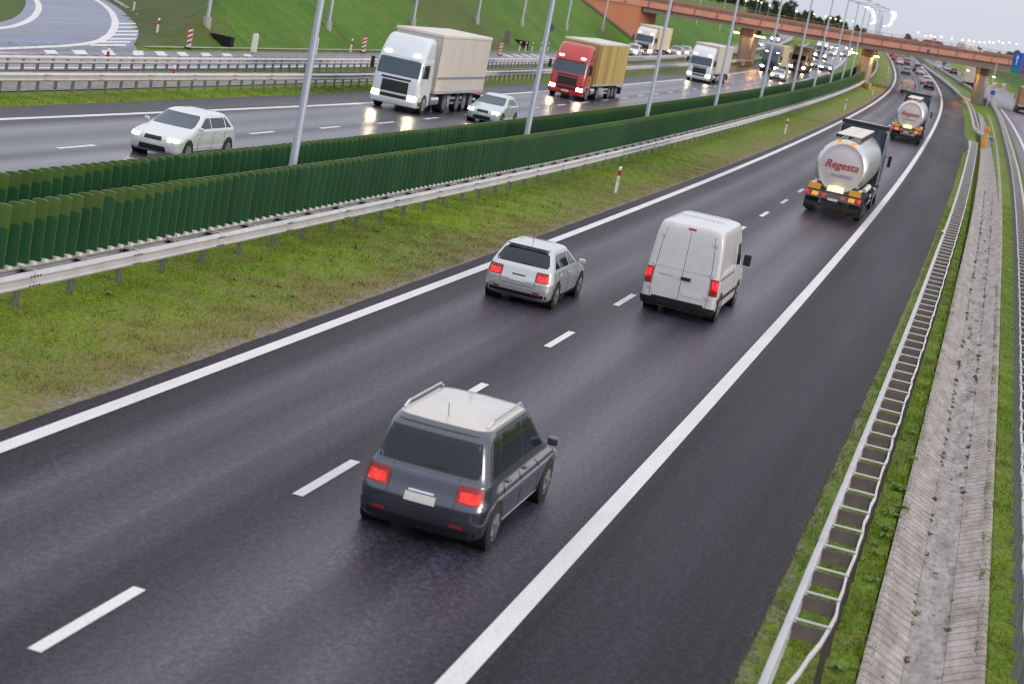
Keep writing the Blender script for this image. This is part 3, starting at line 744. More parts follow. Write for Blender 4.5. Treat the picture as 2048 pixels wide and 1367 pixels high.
# ------------------------------------------------------------------ bridge
def sF(o): return 262 + 1.05 * (np.asarray(o, float) - 12.5)
fb = lambda o: np.interp(o, [-70, -32.6, -26, -3.5, 16.6, 60], [4.0, 4.62, 4.85, 5.18, 5.58, 6.3])
ob_ = lambda o: np.interp(o, [-70, -26, -3.5, 16.6, 60], [4.6, 5.42, 5.95, 6.75, 8.2])
ot = lambda o: ob_(o) + .76
def bz(s, o, h):          # deck height is measured from the road below its front edge
    p = Wp(s, o, 0); p[..., 2] = np.interp(sF(o), SS, SZ) + h; return p
bridge = thing("road_bridge", "skewed road bridge on wall piers, pinkish edge panels and brown railing, crossing the motorway", "bridge", 248, -1)
BR = np.array(bridge.location); BRI = Matrix.LocRotScale(bridge.location, bridge.rotation_euler, None).inverted()
def prism_along(oa, ob2, s_in, s_out, lo, hi, n=40):
    o = np.linspace(oa, ob2, n)
    q = np.stack([bz(sF(o) + s_in, o, lo(o)), bz(sF(o) + s_out, o, lo(o)), bz(sF(o) + s_out, o, hi(o)), bz(sF(o) + s_in, o, hi(o))], 1)
    mb = MB().grid(q, closed=True)
    mb.f += [(3, 2, 1, 0), tuple(range(len(mb.v) - 4, len(mb.v)))]; mb.m += [0, 0]
    mb.uv = [(float(a), float(b)) for a, b in zip(np.repeat(o, 4), np.tile([0, 1, 2, 3], n))]
    return mb
def bpart(mb, name, material, **k):
    ob = mb.build(name, material, bridge, **k); ob.matrix_parent_inverse = BRI; return ob
def panel_mat():
    M, n, l, b, noise, ramp, mix, mth, U, V = uvmat("edge_panels")
    st = ramp(noise(.9, (1, .4), 4, .7), [(.30, (.30, .15, .13)), (.42, (.45, .20, .15)), (.8, (.57, .28, .21))])
    fr = mth('FRACT', mth('DIVIDE', U, 2.7))
    c = mix(1.0, st, ramp(fr, [(0, (.45, .4, .42)), (.05, (.5, .45, .45)), (.09, (1, 1, 1)), (1, (1, 1, 1))]), 'MULTIPLY')
    l.new(c, b.inputs["Base Color"]); b.inputs["Roughness"].default_value = .8
    return M
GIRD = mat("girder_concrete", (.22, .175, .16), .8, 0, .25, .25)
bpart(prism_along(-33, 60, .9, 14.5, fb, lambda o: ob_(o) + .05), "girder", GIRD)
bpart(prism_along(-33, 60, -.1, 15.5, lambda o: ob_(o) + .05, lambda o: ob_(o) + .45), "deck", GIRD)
PAN = panel_mat()
bpart(prism_along(-75, 60, -.32, -.10, ob_, ot, 60), "edge_panel", PAN)
bpart(prism_along(-75, 60, 15.5, 15.7, ob_, ot, 60), "edge_panel", PAN)
bpart(prism_along(-75, 60, .6, .8, lambda o: ot(o) - .3, lambda o: ot(o) + .55, 60), "safety_barrier", mat("rusty_barrier", (.20, .115, .085), .6, .2, .3, .6))
RAILM = mat("railing_brown", (.24, .14, .11), .55, .2, .2, 2)
mb = MB()
for o in np.arange(-74, 60, 1.45):
    p = bz(sF(o) - .2, o, float(ot(o))); mb.box(p[0], p[1], p[2] + .55, .07, .07, 1.1)
bpart(mb, "railing_post", RAILM)["kind"] = "stuff"
for z in (.4, .75, 1.1):
    bpart(prism_along(-75, 60, -.24, -.17, lambda o: ot(o) + z - .03, lambda o: ot(o) + z + .03, 60), "handrail", RAILM)
mb = MB()
for o in np.arange(-74, 60, 2.2):
    p = bz(sF(o) + 14.6, o, float(ot(o))); mb.box(p[0], p[1], p[2] + .45, .1, .1, .9)
bpart(mb, "railing_post", RAILM)["kind"] = "stuff"
bpart(prism_along(-75, 60, 14.5, 14.6, lambda o: ot(o) + .45, lambda o: ot(o) + .85, 60), "handrail", RAILM)
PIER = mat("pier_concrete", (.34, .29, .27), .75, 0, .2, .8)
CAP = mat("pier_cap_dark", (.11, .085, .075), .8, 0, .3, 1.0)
for oc in (-20.4, -4.2, 13.0, 30):
    s0 = float(sF(oc)) + 2.2
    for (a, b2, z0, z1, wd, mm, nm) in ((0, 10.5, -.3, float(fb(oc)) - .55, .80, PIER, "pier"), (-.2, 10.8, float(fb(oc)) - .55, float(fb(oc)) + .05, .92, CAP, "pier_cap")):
        q = [(s0 + a + .35, oc - wd), (s0 + a, oc - wd + .35), (s0 + a, oc + wd - .35), (s0 + a + .35, oc + wd), (s0 + b2 - .35, oc + wd), (s0 + b2, oc + wd - .35), (s0 + b2, oc - wd + .35), (s0 + b2 - .35, oc - wd)]
        lo = [Wp(x, y, z0 - .5) for x, y in q]; hi = [bz(x, y, z1) for x, y in q]
        n = len(q)
        bpart(MB().add(lo + hi, [(i, (i + 1) % n, n + (i + 1) % n, n + i) for i in range(n)] + [tuple(range(n - 1, -1, -1)), tuple(range(n, 2 * n))]), nm, mm)
TERRA = mat("terracotta_wall", (.43, .17, .095), .8, 0, .12, .5)
def wallq(pts, name, material):   # closed prism from (s,o) footprint, up to the deck
    lo = [Wp(x, y, -1.0) for x, y in pts]; hi = [bz(x, y, float(ob_(y)) - .02) for x, y in pts]
    n = len(pts)
    bpart(MB().add(lo + hi, [(i, (i + 1) % n, n + (i + 1) % n, n + i) for i in range(n)] + [tuple(range(n - 1, -1, -1)), tuple(range(n, 2 * n))]), name, material)
wallq([(float(sF(-33.2)), -33.2), (float(sF(-33.2)) + 15, -33.2), (float(sF(-75)) + 15, -75), (float(sF(-75)), -75)], "abutment", TERRA)
# dark paved strip at the foot of the wing wall
o = np.linspace(-33.0, -46, 16)
for nm, a, b2 in (("revetment", -2.6, -.05),):
    s_ = sF(o)
    q = np.stack([Wp(s_ + a, o, T(s_ + a, o) + .10), Wp(s_ + b2, o, T(s_ + b2, o) + .10)], 1)
    mb = MB().grid(q, uv=np.stack([np.stack([s_ + a, o], -1), np.stack([s_ + b2, o], -1)], 1))
    bpart(mb, nm, mat("revetment_dark", (.085, .075, .075), .85, 0, .25, 1))
def bridge_lamp(label, o, h, n, ds=1.2, pw=45):
    e = thing("bridge_lamp", label, "lamp", float(sF(o)) + ds, o, 0, 0, "sodium lamps under the bridge")
    e.location = tuple(bz(float(sF(o)) + ds, o, h))
    MB().box(0, 0, .14, .45 * n + .1, .22, .14).build("housing", POST_M, e, bevel=.02)
    for k in range(n): MB().box((k - (n - 1) / 2) * .45, -.01, .02, .32, .2, .12).build("tube", SODIUM, e)
    ld = bpy.data.lights.new("sodium_light", 'POINT'); ld.energy = pw * n; ld.color = (1, .42, .06); ld.shadow_soft_size = .25
    lo = bpy.data.objects.new("sodium_light", ld); COL.objects.link(lo); lo.parent = e; lo.location = (0, .3, -.25)
bridge_lamp("pair of glowing sodium lamps left of the leftmost bridge pier", -21.6, 4.12, 2)
bridge_lamp("row of four glowing sodium lamps right of the leftmost bridge pier", -18.7, 4.12, 4)
bridge_lamp("glowing sodium lamp right of the middle bridge pier", -3.0, 4.35, 2, 1.2, 420)
bridge_lamp("glowing sodium lamp right of the pier between drain and slip road", 14.6, 4.5, 1)
bridge_lamp("sodium lamp under the deck left of the pier beside the drain", 10.6, 4.75, 1, 5, 520)
bridge_lamp("sodium lamp left of the middle bridge pier over the oncoming lanes", -6.3, 4.3, 3, 3)
# pale yellowish barrier ends where the rails pass the piers
for lb, s, o, an in (("pale barrier end block on the median rail under the bridge", 236, -3.0, .3), ("pale barrier end block by the pier beside the drain", 256, 11.2, -.3), ("long pale barrier block beside the oncoming shoulder under the bridge", 226, -19.2, 0)):
    e = thing("barrier_block", lb, "barrier", s, o, 0, an, "pale barrier blocks under the bridge")
    MB().box(0, 0, .40, .35 if an else .5, 3.2 if an else 9, .8).build("block", mat("block_concrete", (.52, .40, .28), .7), e, bevel=.05)
# signs
BLUE = mat("sign_blue", (.012, .10, .46), .45, 0, .06, 1); BLUE2 = mat("sign_blue_pale", (.03, .16, .52), .45, 0, .06, 1)
GREEN_S = mat("sign_green", (.0, .22, .14), .45, 0, .06, 1); RED_S = mat("sign_red", (.42, .012, .035), .45, 0, .06, 1)
e = thing("direction_sign", "large blue and green direction sign with white arrow and red road number plates", "road sign", 240, 15.65)
MB().box(2.5, 0, 7.45, 5.0, .10, 2.95).build("panel", BLUE2, e)
MB().box(.62, -.058, 7.85, 1.24, .012, 2.1).build("lane_field", BLUE, e)
MB().box(.62, -.058, 6.39, 1.24, .012, .80).build("green_field", GREEN_S, e)
MB().add([(.57, -.068, 7.15), (.67, -.068, 7.15), (.67, -.068, 8.1), (.82, -.068, 8.06), (.62, -.068, 8.55), (.42, -.068, 8.06), (.57, -.068, 8.1)], [(0, 1, 2, 6), (5, 6, 2, 3, 4)]).build("arrow", WHITE, e)
for k, z in enumerate((8.5, 7.85, 7.15, 6.42)):
    pl_ = MB().box(2.05, -.060, z, 1.1, .016, .50).build("number_plate", RED_S, e, bevel=.005)
MB().box(6.2, .14, 7.9, 12.0, .16, .2).box(6.2, .14, 7.0, 12.0, .16, .2).build("gantry_beam", POST_M, e)
MB().box(12.1, .14, 4.2, .4, .4, 8.6).build("leg", POST_M, e)
e = thing("pedestrian_sign", "small square blue sign with white mark beside the slip road", "road sign", 287, 16.0)
MB().box(0, 0, 1.55, .72, .05, .68).build("panel", BLUE, e)
MB().add([(-.05, -.03, 1.35), (.2, -.03, 1.42), (.2, -.03, 1.56), (.05, -.03, 1.5), (.18, -.03, 1.75), (.02, -.03, 1.6)], [(0, 1, 2, 3), (3, 4, 5)]).build("symbol", WHITE, e)
MB().cyl((0, .06, -.1), (0, .06, 1.9), .035, n=8).build("post", POST_M, e)
e = thing("blue_sign", "small blue sign beyond the bridge by the slip road", "road sign", 440, 12.9)
MB().box(0, 0, 1.6, 1.0, .05, 1.0).build("panel", BLUE, e); MB().cyl((0, .06, -.1), (0, .06, 1.9), .04, n=8).build("post", POST_M, e)
e = thing("bridge_sign", "small round blue sign fixed on the bridge edge panels", "road sign", float(sF(4)) - .4, 4.0)
e.location = tuple(bz(float(sF(4)) - .4, 4.0, 6.5)); MB().cyl((0, 0, 0), (0, -.05, 0), .32, n=18).build("disc", BLUE, e)
e = thing("camera_mast", "plain grey mast beside the pier at the slip road", "mast", 257.5, 14.3)
MB().cyl((0, 0, -.1), (0, 0, 6.7), .11, .09, 10).build("mast", POLE_M, e, smooth=40)
for i, (s, o) in enumerate([(357, 18.2), (362, 20.2), (370, 22.7)]):
    board("red and white board on the slip road gore beyond the bridge, %s from the left" % ordinal(i), s, o, 1.5, .9)

# ------------------------------------------------------------------ vehicles
def dense(ctrl, sub=5):
    C = np.array(ctrl, float); n = len(C); out = []
    for i in range(n - 1):
        p0, p1, p2, p3 = C[max(i - 1, 0)], C[i], C[i + 1], C[min(i + 2, n - 1)]
        m1 = (p2 - p0) / 2 if i > 0 else (p2 - p1); m2 = (p3 - p1) / 2 if i < n - 2 else (p2 - p1)
        d = p2 - p1
        m1 = np.where(d * m1 <= 0, 0, np.sign(d) * np.minimum(abs(m1), 1.6 * abs(d))); m2 = np.where(d * m2 <= 0, 0, np.sign(d) * np.minimum(abs(m2), 1.6 * abs(d)))
        for k in range(sub):
            t = k / sub
            out.append((2 * t**3 - 3 * t**2 + 1) * p1 + (t**3 - 2 * t**2 + t) * m1 + (-2 * t**3 + 3 * t**2) * p2 + (t**3 - t**2) * m2)
    out.append(C[-1]); return np.array(out)
class Loft:
    def __init__(s, ctrl, cf=.10, cb=.05, sub=5):
        s.D = dense(ctrl, sub); s.cf = cf; s.cb = cb
    def row(s, z):
        return [np.interp(z, s.D[:, 0], s.D[:, i]) for i in range(1, 6)]
    def P(s, u, z):
        yf, yr, w, rf, rr = s.row(z); sg_ = 1.0
        u = u % 10
        if u > 5: u = 10 - u; sg_ = -1.0
        if u <= 1: x = u * (w - rf); y = yf - s.cf * (x / w)**2
        elif u <= 2:
            a = (u - 1) * math.pi / 2; yc = yf - rf - s.cf * ((w - rf) / w)**2
            x = w - rf + rf * math.sin(a); y = yc + rf * math.cos(a)
        elif u <= 3:
            y0 = yf - rf - s.cf * ((w - rf) / w)**2; y1 = yr + rr + s.cb * ((w - rr) / w)**2
            x = w; y = y0 + (y1 - y0) * (u - 2)
        elif u <= 4:
            a = (u - 3) * math.pi / 2; yc = yr + rr + s.cb * ((w - rr) / w)**2
            x = w - rr + rr * math.cos(a); y = yc - rr * math.sin(a)
        else: x = (5 - u) * (w - rr); y = yr + s.cb * (x / w)**2
        return Vector((sg_ * x, y, z))
    def uside(s, y, z):
        "u on the right side at length y"
        a = s.P(2, z).y; b = s.P(3, z).y
        return 2 + (y - a) / (b - a)
    def N(s, u, z):
        e = 1e-3
        du = s.P(u + e, z) - s.P(u - e, z); dz = s.P(u, z + e) - s.P(u, z - e)
        n = dz.cross(du)
        if n.length < 1e-12: return Vector((0, 0, 1))
        n.normalize()
        p = s.P(u, z); yf, yr, w, rf, rr = s.row(z)
        if n.x * p.x + n.y * (p.y - (yf + yr) / 2) < 0: n = -n
        return n
    def body(s, mats, name, parent, roof=None, zroof=9):
        us = np.concatenate([np.linspace(0, 1, 5)[:-1], np.linspace(1, 2, 7)[:-1], np.linspace(2, 3, 9)[:-1], np.linspace(3, 4, 7)[:-1], np.linspace(4, 5, 5)])
        us = np.concatenate([us, 10 - us[::-1][1:-1]])
        rows = [[s.P(u, z) for u in us] for z in s.D[:, 0]]
        top = rows[-1]; zc = s.D[-1, 0]
        c = Vector((0, sum(p.y for p in top) / len(top), zc))
        for t, dz in ((.75, .008), (.45, .014), (.12, .018)):
            rows.append([Vector((p.x * t, c.y + (p.y - c.y) * t, zc + dz)) for p in top])
        k = len(us)
        if roof is not None:
            cut = next(i for i, z in enumerate(s.D[:, 0]) if z >= zroof)
            rb = MB().grid(np.array(rows[cut:]), closed=True); rb.f.append(tuple(range(len(rb.v) - k, len(rb.v)))); rb.m.append(0)
            rb.build("roof", roof, parent, smooth=50)
            rows = rows[:cut + 1]
        mb = MB().grid(np.array(rows), closed=True)
        if roof is None: mb.f.append(tuple(range(len(mb.v) - k, len(mb.v)))); mb.m.append(0)
        mb.f.append(tuple(range(k - 1, -1, -1))); mb.m.append(0)
        return mb.build(name, mats, parent, smooth=50)
    def patch(s, name, material, parent, u0, u1, z0, z1, nu=8, nz=4, off=.004, trim=0.0, fu=None):
        """a panel lying on the body; fu(t,z) may bend the side limits; its rim is turned in so that it has thickness"""
        V = []; 
        for j in range(nz + 1):
            z = z0 + (z1 - z0) * j / nz
            for i in range(nu + 1):
                t = i / nu
                u = u0 + (u1 - u0) * t if fu is None else fu(t, z)
                if trim:
                    e = trim * (2 * abs(j / nz - .5))**6
                    u = u + (e if t < .5 else -e) * (1 - 2 * min(t, 1 - t)) * (1 if u1 > u0 else -1)
                V.append(s.P(u, z) + s.N(u, z) * off)
        n0 = nu + 1
        fs = [(j * n0 + i, j * n0 + i + 1, (j + 1) * n0 + i + 1, (j + 1) * n0 + i) for j in range(nz) for i in range(nu)]
        ring = list(range(nu)) + [j * n0 + nu for j in range(nz)] + [nz * n0 + i for i in range(nu, 0, -1)] + [j * n0 for j in range(nz, 0, -1)]
        b = len(V)
        cen = sum((Vector(p) for p in V), Vector()) / len(V)
        yf, yr, w_, _, _ = s.row((z0 + z1) / 2)
        mid = Vector((0, (yf + yr) / 2, (z0 + z1) / 2))
        V += [V[i] + (mid - V[i]).normalized() * (off + .012) for i in ring]
        fs += [(ring[i], b + i, b + (i + 1) % len(ring), ring[(i + 1) % len(ring)]) for i in range(len(ring))]
        mb = MB().add(V, fs)
        return mb.build(name, material, parent, smooth=40)

def wheel(parent, x, y, r, wd, side, rim=RIM, arch=True):
    wmb = MB().cyl((x - side * wd, y, r), (x, y, r), r, n=22)
    wo = wmb.build("wheel", RUBBER, parent, smooth=40, bevel=.02)
    mb = MB().cyl((x - side * .02, y, r), (x + side * .006, y, r), r * .66, n=20)
    for k in range(5):
        a = k * 2 * math.pi / 5
        mb.box(x + side * .012, y + math.cos(a) * r * .33, r + math.sin(a) * r * .33, .016, r * .5, r * .16, rx=a)
    mb.build("rim", rim, wo, smooth=30)
    return wo

PAINTS = {}
def carpaint(key, col, metal=.5, rough=.28, coat=1.0):
    if key not in PAINTS: PAINTS[key] = mat("car_paint_" + key, col, rough, metal, .05, 2, coat=coat)
    return PAINTS[key]

def car_ctrl(L, Wd, H, belt, hood, ws, rw, deck=0.0, nose=.70):
    l = L / 2; w = Wd / 2
    return [(.17, l - .14, -l + .14, w - .10, .25, .25), (.26, l - .03, -l + .05, w - .03, .30, .25), (.45, l, -l, w - .005, .38, .28),
            (.60, l - .01, -l, w, .40, .30), (nose, l - .07, -l + .03, w - .01, .42, .30), (nose + .07, l - .24, -l + .05, w - .025, .42, .28),
            (belt - .05, l - hood * .78, -l + .08 + deck * .15, w - .045, .40, .26), (belt, l - hood, -l + .11 + deck * .95, w - .06, .34, .24),
            (H - .17, l - hood - ws * .84, -l + .1 + deck + rw * .75, w - .20, .26, .22), (H - .065, l - hood - ws - .06, -l + .12 + deck + rw + .06, w - .255, .25, .22),
            (H - .018, l - hood - ws - .32, -l + .14 + deck + rw + .28, w - .34, .25, .22), (H, l - hood - ws - .62, -l + .16 + deck + rw + .5, w - .47, .2, .2)]

def make_car(name, label, cat, s, o, paint, L=4.2, Wd=1.72, H=1.42, belt=.93, hood=1.05, ws=.85, rw=.45, deck=0.0, nose=.70, onc=False,
             group=None, rails=False, glass=None, lit=True, tails=TAIL, doors=True, spoiler=False, rot=0.0, h=0.0, roofpaint=None):
    e = thing(name, label, cat, s, o, h, (math.pi if onc else 0) + rot, group)
    lf = Loft(car_ctrl(L, Wd, H, belt, hood, ws, rw, deck, nose))
    l = L / 2; w = Wd / 2; g = glass or GLASS
    lf.body(paint, "body", e, roofpaint, H - .075)
    lf.patch("windscreen", GLASS_B if onc else g, e, -1.55, 1.55, belt + .03, H - .10, 12, 6, .004, .12)
    lf.patch("rear_window", g, e, 3.55, 6.45, belt + .05, H - .12, 12, 6, .004, .15)
    ym = -.05 * L
    for sg_ in (1, -1):
        def side(ya, yb, nm="side_window"):
            def fu(t, z):
                a = min(max(lf.uside(ya, belt), 2.04), 2.96) if False else None
                k = (z - belt) / (H - belt)
                lo = lf.P(2.0, z).y - .09 if ya is None else ya
                hi = lf.P(3.0, z).y + .10 if yb is None else yb
                u = lf.uside(lo + (hi - lo) * t, z)
                return u if sg_ > 0 else 10 - u
            lf.patch(nm, g, e, 2, 3, belt + .035, H - .155, 6, 4, .004, 0, fu)
        yb1 = -l + deck + .95
        side(None, ym + .03); side(ym - .03, yb1 + .03 if not deck else None)
        if not deck: side(yb1 - .04, None)
        U = lambda u: u if sg_ > 0 else 10 - u
        a, b = .95, 1.85
        hl = lf.patch("headlight", CHROME, e, U(a), U(b), nose - .14, nose + .0, 7, 3, .006)
        if onc and lit: lf.patch("bulb", HEAD, hl, U(a + .08), U(b - .25), nose - .125, nose - .02, 6, 3, .012)
        tl = lf.patch("tail_light", TAILOFF, e, U(3.42), U(4.20), belt - .29, belt - .05, 6, 4, .006)
        if not onc: lf.patch("bulb", tails, tl, U(3.55), U(4.12), belt - .265, belt - .13, 6, 3, .011)
        if doors:
            for yy in (ym, ym + 1.02, ym - .92):
                uu = lf.uside(yy, .6)
                lf.patch("door_seam", BLACKP, e, U(uu), U(uu + .008), .32, belt - .02, 1, 5, .002)
            for yy in (ym + .12, ym - .78):
                MB().box(sg_ * (w - .015), yy, belt - .13, .035, .16, .03).build("door_handle", paint, e, bevel=.008)
        MB().box(sg_ * (w + .06), l - hood - .32, belt + .05, .17, .09, .13).build("mirror", paint, e, bevel=.03)
        for yw in (l - .78, -l + .74):
            MB().cyl((sg_ * (w - .30), yw, .31), (sg_ * (w + .003), yw, .31), .365, n=24).build("wheel_arch", BLACKP, e, smooth=40)
            wheel(e, sg_ * (w + .012), yw, .30, .2, sg_)
        if rails:
            xr = w - .30
            p = [(xr, l - hood - ws - .25, H - .03), (xr, l - hood - ws - .40, H + .03), (xr, -l + rw + .55, H + .03), (xr, -l + rw + .35, H - .03)]
            mb = MB()
            for q0, q1 in zip(p, p[1:]): mb.cyl((sg_ * q0[0], q0[1], q0[2]), (sg_ * q1[0], q1[1], q1[2]), .018, n=8)
            mb.build("roof_rail", CHROME, e, smooth=40)
        lf.patch("sill_trim", CHROME if rails else BLACKP, e, U(2.12), U(2.88), .24, .275 if rails else .30, 6, 1, .008)
    lf.patch("grille", BLACKP, e, -.62, .62, nose - .14, nose - .02, 8, 3, .006)
    lf.patch("bumper_intake", BLACKP, e, -.85, .85, .24, .40, 8, 3, .006)
    lf.patch("number_plate", PLATE, e, -.30, .30, .44, .55, 4, 2, .012)
    pz = .58 if not deck else .62
    lf.patch("number_plate", PLATE, e, 4.64, 5.36, pz, pz + .11, 4, 2, .012)
    lf.patch("bumper_trim", BLACKP, e, 3.5, 6.5, .20, .34, 10, 2, .006)
    for sg_ in (1, -1):
        U = lambda u: u if sg_ > 0 else 10 - u
        lf.patch("tailgate_seam", BLACKP, e, U(4.20), U(4.215), .50, belt + .02, 1, 4, .003)
        lf.patch("reflector", TAILOFF, e, U(3.95), U(4.25), .36, .40, 3, 1, .012)
    lf.patch("tailgate_handle", CHROME if rails else BLACKP, e, 4.7, 5.3, pz + .13, pz + .155, 4, 1, .014)
    MB().cyl((0, -l + .45 + rw + deck, H - .01), (0, -l + .36 + rw + deck, H + .17), .006, n=6).build("antenna", BLACKP, e)
    lf.patch("tailgate_seam", BLACKP, e, 4.28, 5.72, .49, .502, 8, 1, .003)
    if spoiler: MB().box(0, -l + .12 + rw + .02, H - .05, Wd * .62, .22, .035).build("spoiler", paint, e, bevel=.012)
    MB().box(0, -.02 * L, .22, Wd - .35, L - .7, .14).build("underbody", BLACKP, e)
    for u in (4.8,):
        lf.patch("rear_wiper", BLACKP, e, 4.55, 5.08, belt + .075, belt + .105, 4, 1, .014)
    return e

SILVER = carpaint("silver", (.52, .56, .58), .55, .26)
PALE = carpaint("pale", (.62, .66, .67), .35, .26)
DARK = carpaint("dark_slate", (.085, .095, .125), .8, .22)
WHITEP = mat("car_paint_white", (.60, .60, .615), .34, 0, .14, 1.6, coat=.6)
BLACKC = carpaint("black", (.012, .012, .014), .2, .2)
REDC = carpaint("red", (.38, .012, .02), .1, .28)
GREYC = carpaint("grey", (.16, .17, .18), .5, .25)
TANC = carpaint("tan", (.42, .35, .28), .1, .35)
BLUEG = carpaint("blue_grey", (.09, .12, .16), .5, .25)

make_car("people_carrier", "dark slate people carrier with pale roof and roof rails, nearest car in right lane", "car", -3.85, 5.72, DARK, L=4.4, Wd=1.80, H=1.68, belt=.98, hood=.85, ws=.95, rw=.22, rails=True, roofpaint=carpaint("champagne", (.56, .525, .46), .2, .30))
make_car("hatchback_car", "silver hatchback in the left lane beside the white solid line", "car", 14.9, 1.95, SILVER, L=4.0, Wd=1.66, H=1.42, belt=.92, hood=.95, ws=.85, rw=.42, spoiler=True)

# white panel van
def make_van(label, s, o, paint, onc=False, group=None, H=2.40, L=5.1, Wd=1.86, rear_glass=False, h=0.0):
    e = thing("panel_van", label, "van", s, o, h, math.pi if onc else 0, group)
    l = L / 2; w = Wd / 2
    ctrl = [(.22, l - .16, -l + .06, w - .07, .22, .10), (.34, l - .03, -l + .01, w - .01, .28, .10), (.6, l, -l, w, .32, .10), (.9, l - .12, -l, w, .34, .10),
            (1.08, l - .42, -l + .005, w - .01, .36, .10), (1.2, l - .72, -l + .01, w - .015, .34, .10), (1.9, l - 1.32, -l + .05, w - .07, .30, .11), (H - .16, l - 1.62, -l + .08, w - .12, .28, .14),
            (H - .05, l - 1.85, -l + .14, w - .18, .26, .16), (H, l - 2.15, -l + .34, w - .34, .22, .18)]
    lf = Loft(ctrl, .08, .01)
    lf.body(paint, "body", e)
    lf.patch("windscreen", GLASS, e, -1.45, 1.45, 1.24, 1.92, 12, 5, .005, .1)
    for sg_ in (1, -1):
        U = lambda u: u if sg_ > 0 else 10 - u
        def fu(t, z):
            lo = lf.P(2.0, z).y - .1; hi = .45
            return U(lf.uside(lo + (hi - lo) * t, z))
        lf.patch("side_window", GLASS, e, 2, 3, 1.22, 1.82, 6, 4, .005, 0, fu)
        tl = lf.patch("tail_light", TAILOFF, e, U(3.15), U(4.10), .74, 1.16, 5, 4, .01)
        if not onc: lf.patch("bulb", TAIL, tl, U(3.25), U(4.06), .90, 1.12, 5, 3, .015)
        lf.patch("headlight", HEAD if onc else CHROME, e, U(1.0), U(1.8), .72, .92, 5, 3, .008)
        MB().box(sg_ * (w + .13), l - 1.15, 1.32, .20, .10, .30).build("mirror", BLACKP, e, bevel=.03)
        lf.patch("side_moulding", BLACKP, e, U(2.06), U(2.94), .52, .62, 8, 1, .012)
        lf.patch("door_seam", BLACKP, e, U(lf.uside(.35, 1)), U(lf.uside(.34, 1)), .4, 2.0, 1, 6, .003)
        lf.patch("slide_rail", BLACKP, e, U(lf.uside(.3, 1)), U(2.93), 1.10, 1.13, 6, 1, .004)
        for yw in (l - .92, -l + 1.0):
            MB().cyl((sg_ * (w - .3), yw, .34), (sg_ * (w + .004), yw, .34), .42, n=24).build("wheel_arch", BLACKP, e, smooth=40)
            wheel(e, sg_ * (w + .012), yw, .34, .22, sg_)
    lf.patch("door_seam", BLACKP, e, 4.995, 5.006, .42, H - .22, 1, 8, .003)
    for u in (4.12, 5.87): lf.patch("door_seam", BLACKP, e, u, u + .012, .42, H - .22, 1, 8, .003)
    lf.patch("door_handle", BLACKP, e, 4.72, 5.02, .98, 1.06, 4, 1, .03)
    lf.patch("number_plate", PLATE, e, 4.3, 4.9, .60, .71, 4, 1, .012)
    for u in (4.10, 5.90):
        for z in (.62, 1.2, 1.95): lf.patch("hinge", GALV, e, u - .05, u + .05, z, z + .07, 2, 1, .03)
    lf.patch("rear_step", BLACKP, e, 4.2, 5.8, .43, .47, 8, 1, .07)
    lf.patch("badge_strip", GALV, e, 5.25, 5.7, 1.02, 1.05, 3, 1, .012)
    lf.patch("panel_crease", GALV, e, 4.14, 4.98, 1.22, 1.232, 6, 1, .006); lf.patch("panel_crease", GALV, e, 5.02, 5.86, 1.22, 1.232, 6, 1, .006)
    lf.patch("brake_light", TAILOFF, e, 4.85, 5.15, H - .17, H - .12, 3, 1, .012)
    lf.patch("bumper", BLACKP, e, 3.3, 6.7, .26, .42, 10, 2, .05)
    if rear_glass: lf.patch("rear_window", GLASS, e, 4.2, 5.8, 1.25, 1.75, 8, 4, .005, .05)
    MB().box(0, 0, .30, Wd - .4, L - .8, .16).build("underbody", BLACKP, e)
    for y in (-1.0, .1): MB().box(0, y, H + .025, Wd - .75, .035, .012).build("roof_rib", paint, e)
    return e
make_van("white high-roof panel van with closed rear doors in the right lane", 18.9, 5.25, WHITEP)

